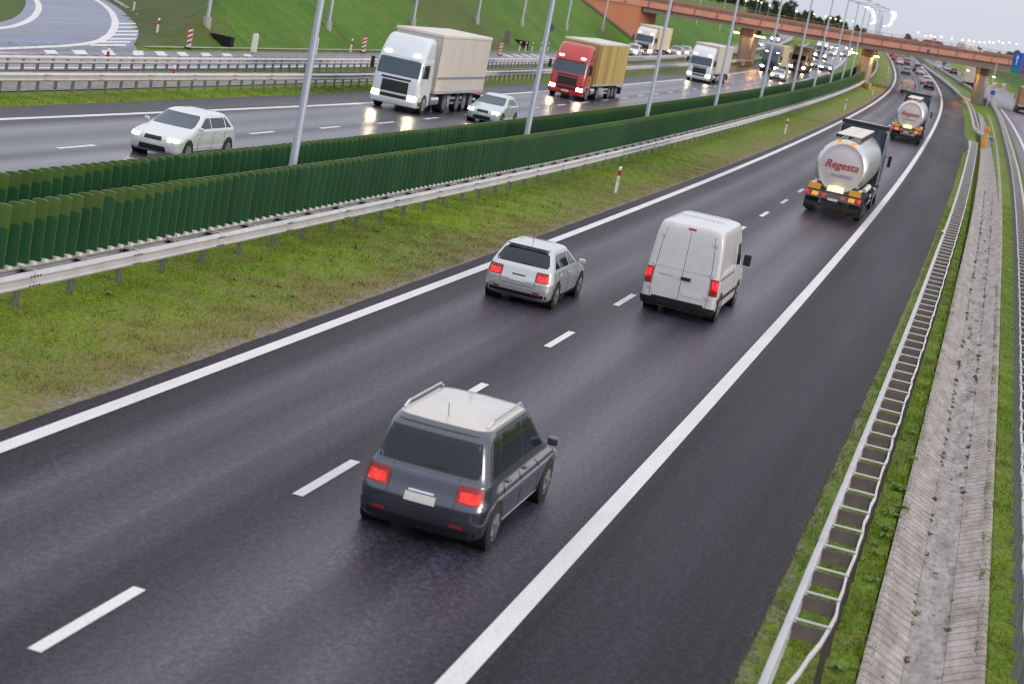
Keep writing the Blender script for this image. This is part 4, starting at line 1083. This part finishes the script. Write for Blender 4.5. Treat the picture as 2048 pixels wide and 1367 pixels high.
# ---- trucks: origin at the front bumper, length runs to -y
def cab(e, paint, dark_glass=GLASS_B, H=3.55, lit=True, high=True, grille=BLACKP, markers=True, tall=True):
    w = 1.18
    ctrl = [(.30, -.06, -2.0, w - .05, .18, .06), (.45, 0, -2.1, w, .22, .06), (.95, .0, -2.1, w, .24, .06), (1.45, -.03, -2.1, w, .26, .06), (1.65, -.06, -2.1, w, .26, .06),
            (2.45, -.26, -2.1, w - .02, .26, .08), (2.62, -.32, -2.1, w - .04, .28, .1)]
    ctrl += [(3.0, -.55, -2.1, w - .06, .3, .12), (H - .15, -1.0, -2.1, w - .10, .3, .14), (H, -1.25, -2.05, w - .2, .28, .16)] if tall else [(2.75, -.45, -2.0, w - .12, .28, .14), (2.82, -.7, -1.9, w - .3, .24, .16)]
    lf = Loft(ctrl, .10, .01)
    c = lf.body(paint, "cab", e)
    lf.patch("windscreen", dark_glass, e, -1.35, 1.35, 1.68, 2.44, 12, 5, .006, .06)
    lf.patch("sun_visor", paint, e, -1.2, 1.2, 2.46, 2.60, 10, 2, .10)
    lf.patch("grille", grille, e, -.72, .72, .88, 1.42, 8, 5, .008)
    lf.patch("grille_slot", grille, e, -.8, .8, 1.48, 1.58, 8, 1, .008)
    lf.patch("bumper", paint, e, -1.6, 1.6, .36, .56, 12, 2, .05)
    lf.patch("bumper_intake", BLACKP, e, -.7, .7, .62, .78, 8, 2, .010)
    lf.patch("number_plate", PLATE, e, -.25, .25, .47, .57, 3, 1, .065)
    for sg_ in (1, -1):
        U = lambda u: u if sg_ > 0 else 10 - u
        lf.patch("headlight", HEAD if lit else CHROME, e, U(.78), U(1.5), .62, .82, 5, 3, .014)
        lf.patch("side_window", GLASS, e, U(2.02), U(2.55), 1.72, 2.35, 5, 3, .006)
        if markers: lf.patch("marker_light", HEADDIM, e, U(.72), U(1.1), 2.66, 2.76, 3, 1, .05)
        MB().box(sg_ * (w + .22), -.35, 2.05, .16, .12, .55).box(sg_ * (w + .10), -.33, 2.25, .3, .03, .03).build("mirror", BLACKP, e, bevel=.02)
        lf.patch("door_seam", BLACKP, e, U(2.06), U(2.065), .7, 2.5, 1, 4, .003)
        lf.patch("step", BLACKP, e, U(2.02), U(2.4), .42, .60, 3, 2, .012)
    return lf
def twheel(e, y, x=1.2, dual=False, r=.47):
    for sg_ in (1, -1): wheel(e, sg_ * x, y, r, .28 if not dual else .5, sg_)
def chassis(e, L):
    MB().box(0, -L / 2 - .6, .78, .9, L - 1.4, .22).build("chassis", CHASSIS, e)
    for sg_ in (1, -1):
        MB().cyl((sg_ * .92, -2.4, .62), (sg_ * .92, -3.6, .62), .30, n=14).build("fuel_tank", CHROME, e, smooth=40)
        MB().box(sg_ * 1.16, -L * .56, .72, .04, L * .24, .12).box(sg_ * 1.16, -L * .56, .48, .04, L * .24, .10).build("side_guard", GALV, e)
    twheel(e, -1.25); twheel(e, -4.7, dual=True)
    for k in range(3): twheel(e, -L + 2.0 + k * 1.22)
def make_truck(label, s, o, paint, box, roof, L=15.2, H=3.85, group=None, onc=True, stripe=None, fold=.02, rear=None, h=0.0, cabkw={}):
    e = thing("box_truck", label, "truck", s, o, h, math.pi if onc else 0, group)
    cab(e, paint, H=H - .25, **cabkw)
    chassis(e, L)
    y0, y1, w = -2.55, -L, 1.22
    mb = MB()
    for sg_ in (1, -1):
        ys = np.linspace(y0, y1, 120)
        x = sg_ * (w + fold * np.sin(ys * 5.2) * (.6 + .4 * np.sin(ys * 1.3)))
        mb.grid(np.stack([np.stack([x, ys, np.full(120, 1.12)], -1), np.stack([x, ys, np.full(120, H - .14)], -1)], 1))
    mb.build("curtain", box, e)
    MB().box(0, (y0 + y1) / 2, (1.02 + H) / 2 - .02, 2 * w - .06, y0 - y1 - .02, H - 1.02 - .1).build("cargo_box", box if rear is None else rear, e)
    MB().box(0, (y0 + y1) / 2, H - .05, 2 * w + .05, y0 - y1 + .05, .16).build("roof_frame", roof, e, bevel=.03)
    MB().box(0, (y0 + y1) / 2, 1.05, 2 * w + .05, y0 - y1 + .05, .14).build("base_frame", GALV if roof is not BLACKP else CHASSIS, e)
    if stripe:
        for sg_ in (1, -1): MB().box(sg_ * (w + .035), (y0 + y1) / 2, 1.75, .012, y0 - y1 - .4, .10).build("stripe", stripe, e)
    for sg_ in (1, -1):
        MB().box(sg_ * .95, y1 - .03, .95, .4, .06, .14).build("tail_light", TAIL, e)
        MB().box(sg_ * .95, y1 + .1, .55, .5, .03, .5).build("mudflap", RUBBER, e)
    MB().box(0, y1 + .2, .55, 2.2, .1, .14).build("bumper_bar", CHASSIS, e)
    return e
def tarp(key, col): return mat("tarpaulin_" + key, col, .5, 0, .12, .9)
STRIPE_T = mat("curtain_stripe", (.14, .2, .28), .5)
def yellow_tarp():
    M = mat("tarpaulin_yellow", (.52, .40, .10), .5, 0, .1, .9)
    n = M.node_tree.nodes; l = M.node_tree.links; b = n["Principled BSDF"]
    tc = n.new("ShaderNodeTexCoord"); mp = n.new("ShaderNodeMapping"); mp.inputs["Scale"].default_value = (0, .42, 0); l.new(tc.outputs["Object"], mp.inputs[0])
    nz = n.new("ShaderNodeTexNoise"); nz.inputs["Scale"].default_value = 1.0; nz.inputs["Detail"].default_value = 2; l.new(mp.outputs[0], nz.inputs["Vector"])
    r = n.new("ShaderNodeValToRGB"); r.color_ramp.elements[0].position = .40; r.color_ramp.elements[0].color = (.25, .155, .055, 1); r.color_ramp.elements[1].position = .52; r.color_ramp.elements[1].color = (.47, .35, .10, 1)
    l.new(nz.outputs[0], r.inputs[0]); l.new(r.outputs[0], b.inputs["Base Color"])
    return M
CREAM = mat("roof_cream", (.62, .58, .52), .5, 0, .08, 1)
make_truck("white truck with pale grey curtain trailer, largest truck on the oncoming side", 55.0, -15.55, carpaint("truck_white", (.60, .66, .72), .1, .35), tarp("grey", (.52, .49, .46)), CREAM, L=11.4, H=3.85, stripe=STRIPE_T)
make_truck("red truck with yellow curtain trailer on the oncoming side", 89.6, -15.0, carpaint("truck_red", (.46, .015, .02), .05, .3), yellow_tarp(), CREAM, L=13.2, H=3.85)
make_truck("white truck with pale trailer between the red truck and the bridge", 152.5, -15.6, carpaint("truck_white2", (.64, .67, .70), .1, .35), tarp("pale", (.55, .53, .48)), CREAM, L=13.5, H=3.75)
make_truck("white truck with cream trailer on the collector road under the bridge abutment", 188, -27.6, carpaint("truck_pink", (.62, .58, .58), .1, .35), tarp("cream", (.66, .56, .34)), CREAM, L=12.5, H=3.6, cabkw=dict(markers=True))
make_truck("dark blue truck under the bridge behind the silver saloon", 219, -15.5, carpaint("truck_blue", (.025, .04, .06), .2, .3), tarp("sand", (.5, .44, .34)), CREAM, L=13.5, H=3.75)
make_truck("tan truck with black windscreen under the bridge behind the dark blue truck", 243, -13.6, carpaint("truck_tan", (.40, .27, .15), .05, .4), tarp("tan", (.5, .42, .3)), CREAM, L=12, H=3.7, cabkw=dict(dark_glass=GLASS, markers=False))
make_truck("distant white-fronted truck approaching beyond the bridge", 335, -14.8, carpaint("truck_far", (.6, .55, .58), .1, .35), tarp("far", (.5, .4, .38)), CREAM, L=12, H=3.8)
make_truck("truck with glowing tail lights at the right edge on the slip road", 262 + 9.5, 20.1, carpaint("truck_brown", (.3, .2, .13), .1, .35), tarp("brown", (.36, .22, .12)), CREAM, L=11, H=3.9, onc=False, cabkw=dict(lit=False, markers=False))
make_truck("pale box truck on the slip road behind the right-hand bridge pier", 352, 14.3, carpaint("truck_pale", (.55, .5, .48), .1, .35), tarp("pale2", (.56, .5, .44)), CREAM, L=10, H=3.8, onc=False, cabkw=dict(lit=False, markers=False))

# ---- tankers
def lettering(parent, text, size, loc, rot, material, shear=.0, name="lettering", ext=.004):
    cu = bpy.data.curves.new(name, 'FONT'); cu.body = text; cu.size = size; cu.shear = shear; cu.align_x = 'CENTER'; cu.extrude = ext; cu.offset = .006
    t = bpy.data.objects.new(name, cu); COL.objects.link(t)
    dg = bpy.context.evaluated_depsgraph_get()
    me = bpy.data.meshes.new_from_object(t.evaluated_get(dg))
    bpy.data.objects.remove(t); 
    o = bpy.data.objects.new(name, me); COL.objects.link(o); me.materials.clear(); me.materials.append(material)
    o.parent = parent; o.location = loc; o.rotation_euler = rot
    return o
TANK = mat("tank_steel", (.60, .60, .62), .26, .75, .10, 1.2)
TANKEND = mat("tank_end_white", (.56, .54, .56), .35, .1, .08, 2)
REDTXT = mat("red_lettering", (.42, .02, .035), .5); GREYTXT = mat("grey_lettering", (.30, .30, .38), .5)
WALK = mat("walkway_aluminium", (.74, .71, .64), .5, .1, .15, 4)
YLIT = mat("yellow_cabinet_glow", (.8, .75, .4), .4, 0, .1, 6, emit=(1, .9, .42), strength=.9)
def make_tanker(label, s_rear, o, L=13.6):
    e = thing("tanker_truck", label, "tanker truck", s_rear + L, o, 0, 0, "tanker trucks in the right lane")
    cab(e, carpaint("tanker_cab", (.03, .045, .065), .3, .3), H=3.75, lit=False, markers=False)
    # roof fairing frame seen from behind
    MB().box(0, -2.12, 3.66, 2.3, .12, .17).build("fairing_edge", BLACKP, e, bevel=.03)
    for sg_ in (1, -1): MB().box(sg_ * 1.12, -2.25, 2.2, .06, .5, 2.5).build("side_fairing", carpaint("tanker_fairing", (.28, .33, .40), .2, .3), e, bevel=.02)
    chassis(e, L)
    yf, yr, zc, rx, rz = -2.9, -L + .95, 2.08, 1.13, 1.24
    n = 40; rings = []
    prof = [(yf, .0), (yf - .03, .45), (yf - .12, .8), (yf - .32, 1.0)] + [(y, 1.0) for y in np.linspace(yf - .5, yr + .36, 10)] + [(yr + .26, .99), (yr + .12, .93), (yr + .06, .86)]
    for y, k in prof:
        rings.append([(rx * k * math.cos(2 * math.pi * i / n), y, zc + rz * k * math.sin(2 * math.pi * i / n)) for i in range(n)])
    t = MB().grid(np.array(rings), closed=True).build("tank", TANK, e, smooth=45)
    rings = []
    for dy, k in [(.06, .86), (.03, .83), (.05, .79), (.0, .62), (-.04, .4), (-.06, .18), (-.065, .0)]:
        rings.append([(rx * k * math.cos(2 * math.pi * i / n), yr + dy, zc + rz * k * math.sin(2 * math.pi * i / n)) for i in range(n)])
    MB().grid(np.array(rings), closed=True).build("tank_end", TANKEND, e, smooth=45)
    for y in np.linspace(yf - .8, yr + .7, 5):
        MB().grid(np.array([[((rx + .012) * math.cos(a), y + d, zc + (rz + .012) * math.sin(a)) for a in np.linspace(0, 2 * math.pi, n, endpoint=False)] for d in (-.03, .03)]), closed=True).build("tank_band", CHROME, t, smooth=45)
    lettering(e, "Regesta", .46, (0, yr - .085, zc - .02), (R(90), 0, 0), REDTXT, .28)
    lettering(e, "TRANSPORT", .17, (.1, yr - .075, zc - .38), (R(90), 0, 0), GREYTXT)
    # top walkway: two rows of pale plates
    for k in range(6):
        y = yr + 1.1 + k * 1.5
        for x in (-.27, .27): MB().box(x, y, zc + rz + .16, .52, 1.05, .05).build("walkway_plate", WALK, e, bevel=.015)
    for x in (-.54, 0, .54): MB().box(x, (yr + yf) / 2, zc + rz + .06, .04, yf - yr - 1.2, .14).build("walkway_rail", CHASSIS, e)
    for k in range(0): MB().cyl((0, yr + 1.7 + k * 2.6, zc + rz + .1), (0, yr + 1.7 + k * 2.6, zc + rz + .24), .22, n=14).build("manhole", GALV, e, smooth=40)
    for x in (-.30, .30): MB().box(x, yr - .02, zc + rz - .13, .24, .05, .10).build("upper_lamp", AMBER, e)
    # rear end
    MB().box(0, -L + .22, .92, 2.3, .42, .34).build("rear_frame", CHASSIS, e, bevel=.03)
    MB().box(0, -L + .02, .90, 2.36, .06, .28).build("lamp_bar", mat("lamp_bar_grey", (.14, .13, .13), .5), e)
    for sg_ in (1, -1):
        MB().box(sg_ * .86, -L + .10, 1.20, .50, .04, .28).build("hazard_plate", HAZARD, e)
        MB().box(sg_ * 1.10, -L - .025, .92, .14, .03, .16).build("tail_light", TAIL, e)
        MB().box(sg_ * .78, -L - .025, .92, .26, .03, .16).build("turn_light", AMBER, e)
        MB().box(sg_ * .40, -L - .025, .92, .16, .03, .10).build("tail_light", TAIL, e)
        # mudguards over the rear axles
        mb = MB()
        for a0 in range(9):
            a1 = R(10 + a0 * 20); a2 = R(10 + (a0 + 1) * 20)
            for yc in (-L + 2.0, -L + 3.22, -L + 4.44):
                mb.add([(sg_ * xx, yc + .56 * math.cos(a), .47 + .56 * math.sin(a)) for a in (a1, a2) for xx in (.86, 1.24)], [(0, 1, 3, 2)])
        mb.build("mudguard", CHASSIS, e)
        MB().box(sg_ * 1.0, -L + .75, 1.28, .14, .95, .10).build("hose_tube", WALK, e, bevel=.03)
        MB().cyl((sg_ * .92, -L + 5.2, 1.0), (sg_ * .92, -L + 8.6, 1.0), .13, n=10).build("hose_tube", WALK, e, smooth=40)
        MB().box(sg_ * .95, -L + .5, .45, .5, .03, .5).build("mudflap", RUBBER, e)
        MB().box(sg_ * .72, -L + 4.6, 1.25, .12, 7.2, .22).build("saddle", CHASSIS, e)
    MB().box(0, -L + .05, .48, 2.2, .1, .16).build("bumper_bar", CHASSIS, e)
    MB().add([(-.34, -L + .24, 1.12), (.34, -L + .24, 1.12), (.34, -L + .62, 1.30), (0, -L + .62, 1.36), (-.34, -L + .62, 1.30)], [(0, 1, 2, 3, 4)]).add([(-.36, -L + .24, 1.10), (.36, -L + .24, 1.10), (.36, -L + .64, 1.10), (-.36, -L + .64, 1.10)], [(3, 2, 1, 0)]).build("valve_cabinet", YLIT, e)
    MB().box(0, -L - .03, .78, .42, .02, .10).build("number_plate", PLATE, e)
    MB().box(-.95, yr + .25, 1.9, .05, .05, 1.7).box(-.62, yr + .1, 1.9, .05, .05, 1.7).build("ladder", CHROME, e)
    return e
make_tanker("silver tanker with red lettering, the nearer of the two tankers", 49.8, 6.05)
make_tanker("silver tanker with red lettering ahead, the farther one near the bridge", 122.5, 6.0, L=14.5)

# ---- oncoming cars
make_car("estate_car", "pale estate car alone on the oncoming lanes at far left, headlights on", "car", 24.8, -12.3, PALE, L=4.5, H=1.42, rw=.5, onc=True)
make_car("hatchback_car", "pale blue hatchback beside the white truck, headlights on", "car", 60.3, -11.95, carpaint("ice", (.50, .58, .62), .4, .26), L=4.0, H=1.42, onc=True)
make_car("saloon_car", "silver saloon in front of the dark blue truck, headlights on", "car", 199.5, -12.3, SILVER, L=4.3, H=1.4, deck=.75, onc=True)
make_car("collector_car", "pale car leading the truck on the collector road", "car", 181, -27.4, PALE, H=1.45, onc=True)
make_car("collector_car", "red-tinged car following the truck on the collector road", "car", 206, -26.2, TANC, H=1.45, onc=True)
make_car("collector_car", "white car farther back on the collector road", "car", 214, -26.3, WHITEP, H=1.42, onc=True)
make_car("collector_car", "car on the collector road seen between pier and dark truck", "car", 330, -26.4, WHITEP, H=1.42, onc=True)
make_van("white van on the collector road above the dark blue truck", 388, -26.5, WHITEP, onc=True)
make_car("distant_car", "car with dazzling headlights approaching beyond the middle pier", "car", 274.5, -12.7, GREYC, onc=True)
make_car("distant_car", "dark car right of the dazzling headlights, its lights doubled on wet road", "car", 272.5, -10.9, BLUEG, onc=True)
for i, (s, o, p) in enumerate([(372, -13.6, PALE), (381, -10.9, GREYC), (389, -13.5, WHITEP), (396, -10.6, BLUEG), (410, -10.4, PALE), (420, -13.8, GREYC), (438, -10.5, BLUEG)]):
    make_car("distant_car", "far oncoming car with lit headlights left of the middle pier, %s in the queue" % ordinal(i), "car", s, o, p, onc=True, group="far oncoming cars", doors=False)
# ---- departing cars
make_van("tan van in the left lane ahead of the farther tanker", 248.5, 2.4, TANC, H=1.95, L=4.6, Wd=1.75, rear_glass=False)
make_car("distant_car", "black car with lit tail lights, right lane ahead of the farther tanker", "car", 289, 5.7, BLACKC, H=1.45)
make_car("distant_car", "white-roofed dark car just ahead of the black car", "car", 312, 5.3, WHITEP, H=1.5, glass=BLACKC)
for i, (lb, s, o, p, H) in enumerate([("grey car with bright tail lights, left lane behind the farthest group", 349, 2.0, GREYC, 1.5), ("white car in the right lane beyond the bridge", 368, 5.3, WHITEP, 1.42),
        ("dark high-roofed car in the right lane beyond the white car", 386, 5.0, BLACKC, 1.75), ("pale car in the left lane beyond the bridge, upper left", 413, 1.6, PALE, 1.45),
        ("dark blue-grey car beside the pale car beyond the bridge", 424, 3.4, BLUEG, 1.5), ("small red-lit car by the inner line, farthest on the left", 440, .9, REDC, 1.4), ("farthest red-lit car in the right lane under the bridge soffit", 462, 4.4, GREYC, 1.4), ("farthest dark car in the left lane under the bridge soffit", 468, 1.0, BLACKC, 1.4)]):
    make_car("distant_car", lb, "car", s, o, p, H=H, group="cars driving away beyond the bridge", doors=False)
make_car("slip_car", "white car with red tail lights leading on the slip road", "car", 447, 11.9, WHITEP, doors=False)
make_car("slip_car", "silver car in the middle of the slip road trio", "car", 440, 13.8, SILVER, doors=False)
make_car("slip_car", "dark car last in the slip road trio", "car", 427, 14.8, BLACKC, doors=False)
# on the bridge
def on_bridge(e, o, off):
    e.location = tuple(bz(float(sF(o)) + off, o, float(ot(o)) - .28)); a = math.atan2(*(np.array(Wp(sF(o + 1), o + 1))[[1, 0]] - np.array(Wp(sF(o), o))[[1, 0]]).tolist())
    e.rotation_euler = (0, 0, a - math.pi / 2)
on_bridge(make_car("bridge_car", "red car crossing the bridge behind the railing", "car", 250, 5, REDC, doors=False, H=1.5, L=4.4), 5.2, 4.5)
on_bridge(make_van("white van crossing the bridge behind the red car", 250, 9, WHITEP, H=1.9, L=4.6), 10.2, 4.5)

# ------------------------------------------------------------------ background trees and lamps
LEAF = [mat("leaf_dark", (.030, .050, .022), .8, 0, .5, .8), mat("leaf_mid", (.050, .080, .030), .8, 0, .5, .8)]
BARK = mat("bark", (.07, .055, .04), .9, 0, .3, 4)
def tree(label, s, o, h0, ht, rad, slim=False, n=900, nm="deciduous_tree"):
    e = thing(nm, label, "tree", s, o, h0, rng.uniform(0, 6), "trees beyond the bridge")
    mb = MB().cyl((0, 0, -.5), (0, 0, ht * .85), .16, .04, 7)
    for k in range(8):
        a = rng.uniform(0, 6.28); z = ht * rng.uniform(.25, .7); q = rad * rng.uniform(.5, .9)
        mb.cyl((0, 0, z), (q * math.cos(a), q * math.sin(a), z + q * .7), .05, .015, 5)
    mb.build("trunk", BARK, e)
    cl_ = []
    for k in range(34):
        a = rng.uniform(0, 6.28); t = rng.uniform(.10, 1); rr = rad * (math.sin(math.pi * min(1, t * .78 + .16)) if not slim else (.25 + .8 * math.sin(math.pi * (t * .8 + .15)))) * rng.uniform(.1, .95)
        cl_.append((rr * math.cos(a), rr * math.sin(a), ht * t, rad * rng.uniform(.22, .42)))
    vs = []; fs = []; mi = []
    for k in range(n):
        c = cl_[rng.integers(len(cl_))]
        p = np.array(c[:3]) + rng.normal(0, 1, 3) * c[3] * np.array([.6, .6, .5])
        a = rng.normal(0, 1, 3); a /= np.linalg.norm(a); b = np.cross(a, rng.normal(0, 1, 3)); b /= np.linalg.norm(b)
        z_ = rng.uniform(.12, .26)
        i0 = len(vs); vs += [p - a * z_, p + b * z_ * .6, p + a * z_, p - b * z_ * .6]; fs.append((i0, i0 + 1, i0 + 2, i0 + 3)); mi.append(int(rng.random() < .4))
    m_ = MB(); m_.v = [tuple(map(float, v)) for v in vs]; m_.f = fs; m_.m = mi; m_.uv = [(0., 0.)] * len(vs)
    m_.build("crown", LEAF, e)
    return e
for i, (lb, s, o, ht, rd, sl) in enumerate([("tall slim tree standing highest above the bridge", 432, -26.3, 6.6, 1.5, True), ("broad bush left of the tall slim tree", 428, -33.2, 3.8, 2.6, False),
        ("dark tree between the broad bush and the tall slim tree", 436, -30.4, 5.2, 1.7, False), ("low tree right of the tall slim tree", 430, -23.6, 4.0, 1.7, False), ("smallest bush at the right end of the trees above the bridge", 434, -21.0, 3.0, 1.6, False),
        ("spreading dark tree at the left end above the bridge", 424, -43.5, 4.6, 3.0, False), ("dark tree second from the left end above the bridge", 426, -38.8, 4.0, 2.4, False), ("dark tree behind the abutment top at the frame edge", 330, -47, 5.0, 2.8, False), ("bushy tree at the upper edge left of the abutment", 300, -54, 4.6, 2.8, False)]):
    tree(lb, s, o, float(T(s, o)) + .0 + (1.6 if s > 400 else 0), ht * 1.35, rd * 1.15, sl, 2600, "slim_tree" if sl else "deciduous_tree")
# low far wood on the horizon
vs = []; fs = []; mi = []; m_ = MB()
for (a, b2, top, s0) in ((-30, -8, 4.9, 745), (-8, 0, 4.2, 735), (13, 32, 3.9, 760), (38, 52, 4.7, 770), (54, 90, 5.3, 790), (-80, -30, 5.5, 750), (90, 180, 8.0, 820)):
    for k in range(int((b2 - a) * 230)):
        oo = rng.uniform(a, b2); t = rng.random()
        env = 1.75 * top * (.78 + .14 * math.sin(oo * .55 + s0) + .08 * math.sin(oo * 1.7)) * min(1, (oo - a) / 3 + .3, (b2 - oo) / 3 + .3)
        p = np.array(Wp(s0 + rng.uniform(-4, 8), oo, env * math.sqrt(t)))
        q = rng.normal(0, 1, 3); q /= np.linalg.norm(q); b_ = np.cross(q, rng.normal(0, 1, 3)); b_ /= np.linalg.norm(b_); z_ = rng.uniform(.3, .6)
        i0 = len(vs); vs += [p - q * z_, p + b_ * z_ * .7, p + q * z_, p - b_ * z_ * .7]; fs.append((i0, i0 + 1, i0 + 2, i0 + 3)); mi.append(int(rng.random() < .4))
m_.v = [tuple(map(float, v)) for v in vs]; m_.f = fs; m_.m = mi; m_.uv = [(0., 0.)] * len(vs)
fw = m_.build("far_wood", LEAF, kind='stuff'); tag(fw, "low dark band of far woods along the horizon above the bridge", "wood")
# street lamps far away
def far_lamp(label, s, o, hl, group, r=.16):
    g0 = float(T(s, o))
    e = thing("street_lamp", label, "street lamp", s, o, g0, 0, group)
    MB().cyl((0, 0, 0), (0, 0, hl - g0), .06, .04, 6).build("pole", POLE_M, e)
    MB().cyl((0, 0, hl - g0), (0, 0, hl - g0 + r * 1.6), r, r * .8, 8).build("lantern", LAMPGLOW, e)
for o, hl in [(-36.8, 7.2), (-34.0, 7.8), (-33.1, 7.5), (-31.1, 7.2), (-28.6, 7.1), (-24.6, 7.2)]:
    far_lamp("warm lit lamp among the trees above the left half of the bridge", 421, o, hl, "lit lamps among the trees above the bridge")
for o, hl in [(-23.7, 6.5), (-19.2, 6.4), (-17.2, 6.2), (-15.3, 6.2), (-13.3, 6.0), (-8.6, 6.6)]:
    far_lamp("yellow lit lamp in the dense row over the far wood left of the median lamps", 700, o, hl, "lit lamps over the far wood on the left", .24)
for o, hl in [(16.4, 7.3), (19.4, 6.6), (21.3, 7.0), (22.8, 6.9), (25.2, 7.4), (29.2, 7.6), (33.2, 7.8), (35.6, 8.1), (37.5, 8.1), (39.7, 8.3), (41.4, 8.5), (43.2, 9.0), (44.7, 9.1), (46.6, 9.9), (48.2, 9.6), (50.5, 10.3), (53.3, 10.3)]:
    far_lamp("tiny lit lamp in the long row on the horizon over the bridge's right half", 700, o, hl, "lit lamps on the horizon over the bridge", .24)
for i, (s, o) in enumerate([(330, 28.5), (345, 30.5), (365, 29.5)]):
    lamp_post("grey lamp post on the green slope beyond the slip road, %s from the left" % ordinal(i), s, o, ht=9, arms=1, h0=float(T(s, o)), group="lamp posts on the slope beyond the slip road")
lamp_post("grey lamp post seen under the bridge left of the leftmost pier", 300, -36, ht=9, arms=1, h0=float(T(300, -36)), group="lamp posts left beyond the bridge")
lamp_post("second grey lamp post seen under the bridge, nearer the leftmost pier", 330, -34.5, ht=9, arms=1, h0=float(T(330, -34.5)), group="lamp posts left beyond the bridge")

# ------------------------------------------------------------------ grass blades and weeds
def tufts(name, regions, material, seed=3, hmin=.03, hmax=.085):
    g = np.random.default_rng(seed); S_, O_ = [], []
    for s0, s1, oa, ob2, dens in regions:
        n = int((s1 - s0) * 1.0 * dens * abs(float(oa(s0)) - float(ob2(s0))))
        s = g.uniform(s0, s1, n); t = g.random(n)
        S_.append(s); O_.append(oa(s) + (ob2(s) - oa(s)) * t)
    s = np.concatenate(S_); o = np.concatenate(O_)
    clump = (np.sin(s * 3.1 + 2 * np.sin(o * 2.3)) * np.sin(o * 4.7 + np.sin(s * 1.7)) + 1) / 2
    keep = g.random(len(s)) < .35 + .65 * clump
    s, o, clump = s[keep], o[keep], clump[keep]
    n = len(s)
    base = Wp(s, o, 0); base[:, 2] += np.where((o > 11.7) & (o < 13.35), -.03, T(s, o)) - .01
    hh = g.uniform(hmin, hmax, n) * (.6 + .8 * clump)
    a = g.uniform(0, 2 * np.pi, n); wd = g.uniform(.006, .013, n)
    dx = np.stack([np.cos(a), np.sin(a), np.zeros(n)], 1) * wd[:, None]
    lean = np.stack([g.normal(0, .45, n) * hh, g.normal(0, .45, n) * hh, hh], 1)
    V = np.stack([base - dx, base + dx, base + lean], 1).reshape(-1, 3)
    me = bpy.data.meshes.new(name)
    me.vertices.add(3 * n); me.vertices.foreach_set("co", V.astype(np.float32).ravel())
    me.loops.add(3 * n); me.loops.foreach_set("vertex_index", np.arange(3 * n, dtype=np.int32))
    me.polygons.add(n); me.polygons.foreach_set("loop_start", np.arange(0, 3 * n, 3, dtype=np.int32))
    uv = me.uv_layers.new(name="UVMap"); uv.data.foreach_set("uv", np.repeat(np.stack([s, o], 1), 3, 0).astype(np.float32).ravel())
    me.materials.append(material); me.update(); me.validate()
    ob = bpy.data.objects.new(name, me); COL.objects.link(ob); ob["kind"] = "stuff"
    return ob
f_ = lambda v: (lambda s: np.full(np.shape(s), float(v)) if np.ndim(s) else float(v))
GB = grass_mat("grass_blades", 1.15)
tufts("median_grass", [(-4, 30, f_(-.62), f_(-4.9), 420), (30, 70, f_(-.66), f_(-4.4), 260), (70, 130, f_(-.7), f_(-4.2), 90)], GB)
tufts("verge_grass", [(-12, 20, f_(10.33), f_(11.74), 700), (20, 70, f_(10.55), f_(11.78), 360), (70, 140, f_(10.9), f_(12.0), 150), (-12, 20, f_(13.3), f_(15.0), 420), (20, 80, f_(13.4), f_(15.1), 200), (-12, 40, f_(11.66), f_(11.88), 700), (-12, 40, f_(13.16), f_(13.36), 600)], GB, 4)
tufts("strip_grass", [(24, 90, f_(-19.4), f_(-20.9), 260), (30, 110, f_(-29.8), f_(-31.4), 120), (24, 100, f_(-24.1), f_(-25.1), 120)], GB, 5, .04, .11)
WEED = mat("weed_leaf", (.07, .13, .02), .7, 0, .5, 3)
WEEDR = mat("weed_red", (.09, .035, .03), .7, 0, .4, 3)
g = np.random.default_rng(11)
def weeds(name, spots, material, size):
    mb = MB()
    for s, o, hz, q in spots:
        c = np.array(Wp(s, o, hz))
        for k in range(int(9 * q) + 4):
            a = g.uniform(0, 6.28); r_ = size * q * g.uniform(.4, 1.1); z_ = g.uniform(.1, .7) * r_
            d = np.array([math.cos(a), math.sin(a), 0]); e2 = np.array([-math.sin(a), math.cos(a), 0]) * r_ * .22
            mb.add([c, c + d * r_ * .5 + e2 + [0, 0, z_], c + d * r_ + [0, 0, z_ * .6], c + d * r_ * .5 - e2 + [0, 0, z_]], [(0, 1, 2, 3)])
    o_ = mb.build(name, material, kind='stuff'); return o_
sp = []; spr = []
for k in range(420):
    s = g.uniform(-9, 90); bn = float(np.interp(s, [-40, 40, 140, 230], [0, .05, .45, .7])); side = g.random()
    oo = (12.275 if side < .45 else 12.782 if side < .85 else g.uniform(12.3, 12.75)) + bn + g.normal(0, .02)
    (sp if g.random() < .72 else spr).append((s, oo, -.20, g.uniform(.3, 1.25)))
for k in range(110):
    s = g.uniform(-9, 60); oo = g.uniform(11.8, 12.2); sp.append((s, oo, -.19 * (oo - 11.78) / .5 + .01, g.uniform(.2, .6)))
weeds("drain_weeds", sp, WEED, .085); weeds("reddish_drain_weeds", spr, WEEDR, .085)
big = [(g.uniform(-12, 10), g.uniform(11.4, 11.75), -.02, g.uniform(.8, 1.8)) for k in range(16)] + [(g.uniform(2, 40), g.uniform(-4.2, -1.2), -.02, g.uniform(.6, 1.3)) for k in range(36)]
weeds("broadleaf_weeds", big, mat("broadleaf", (.11, .22, .02), .6, 0, .3, 3), .12)
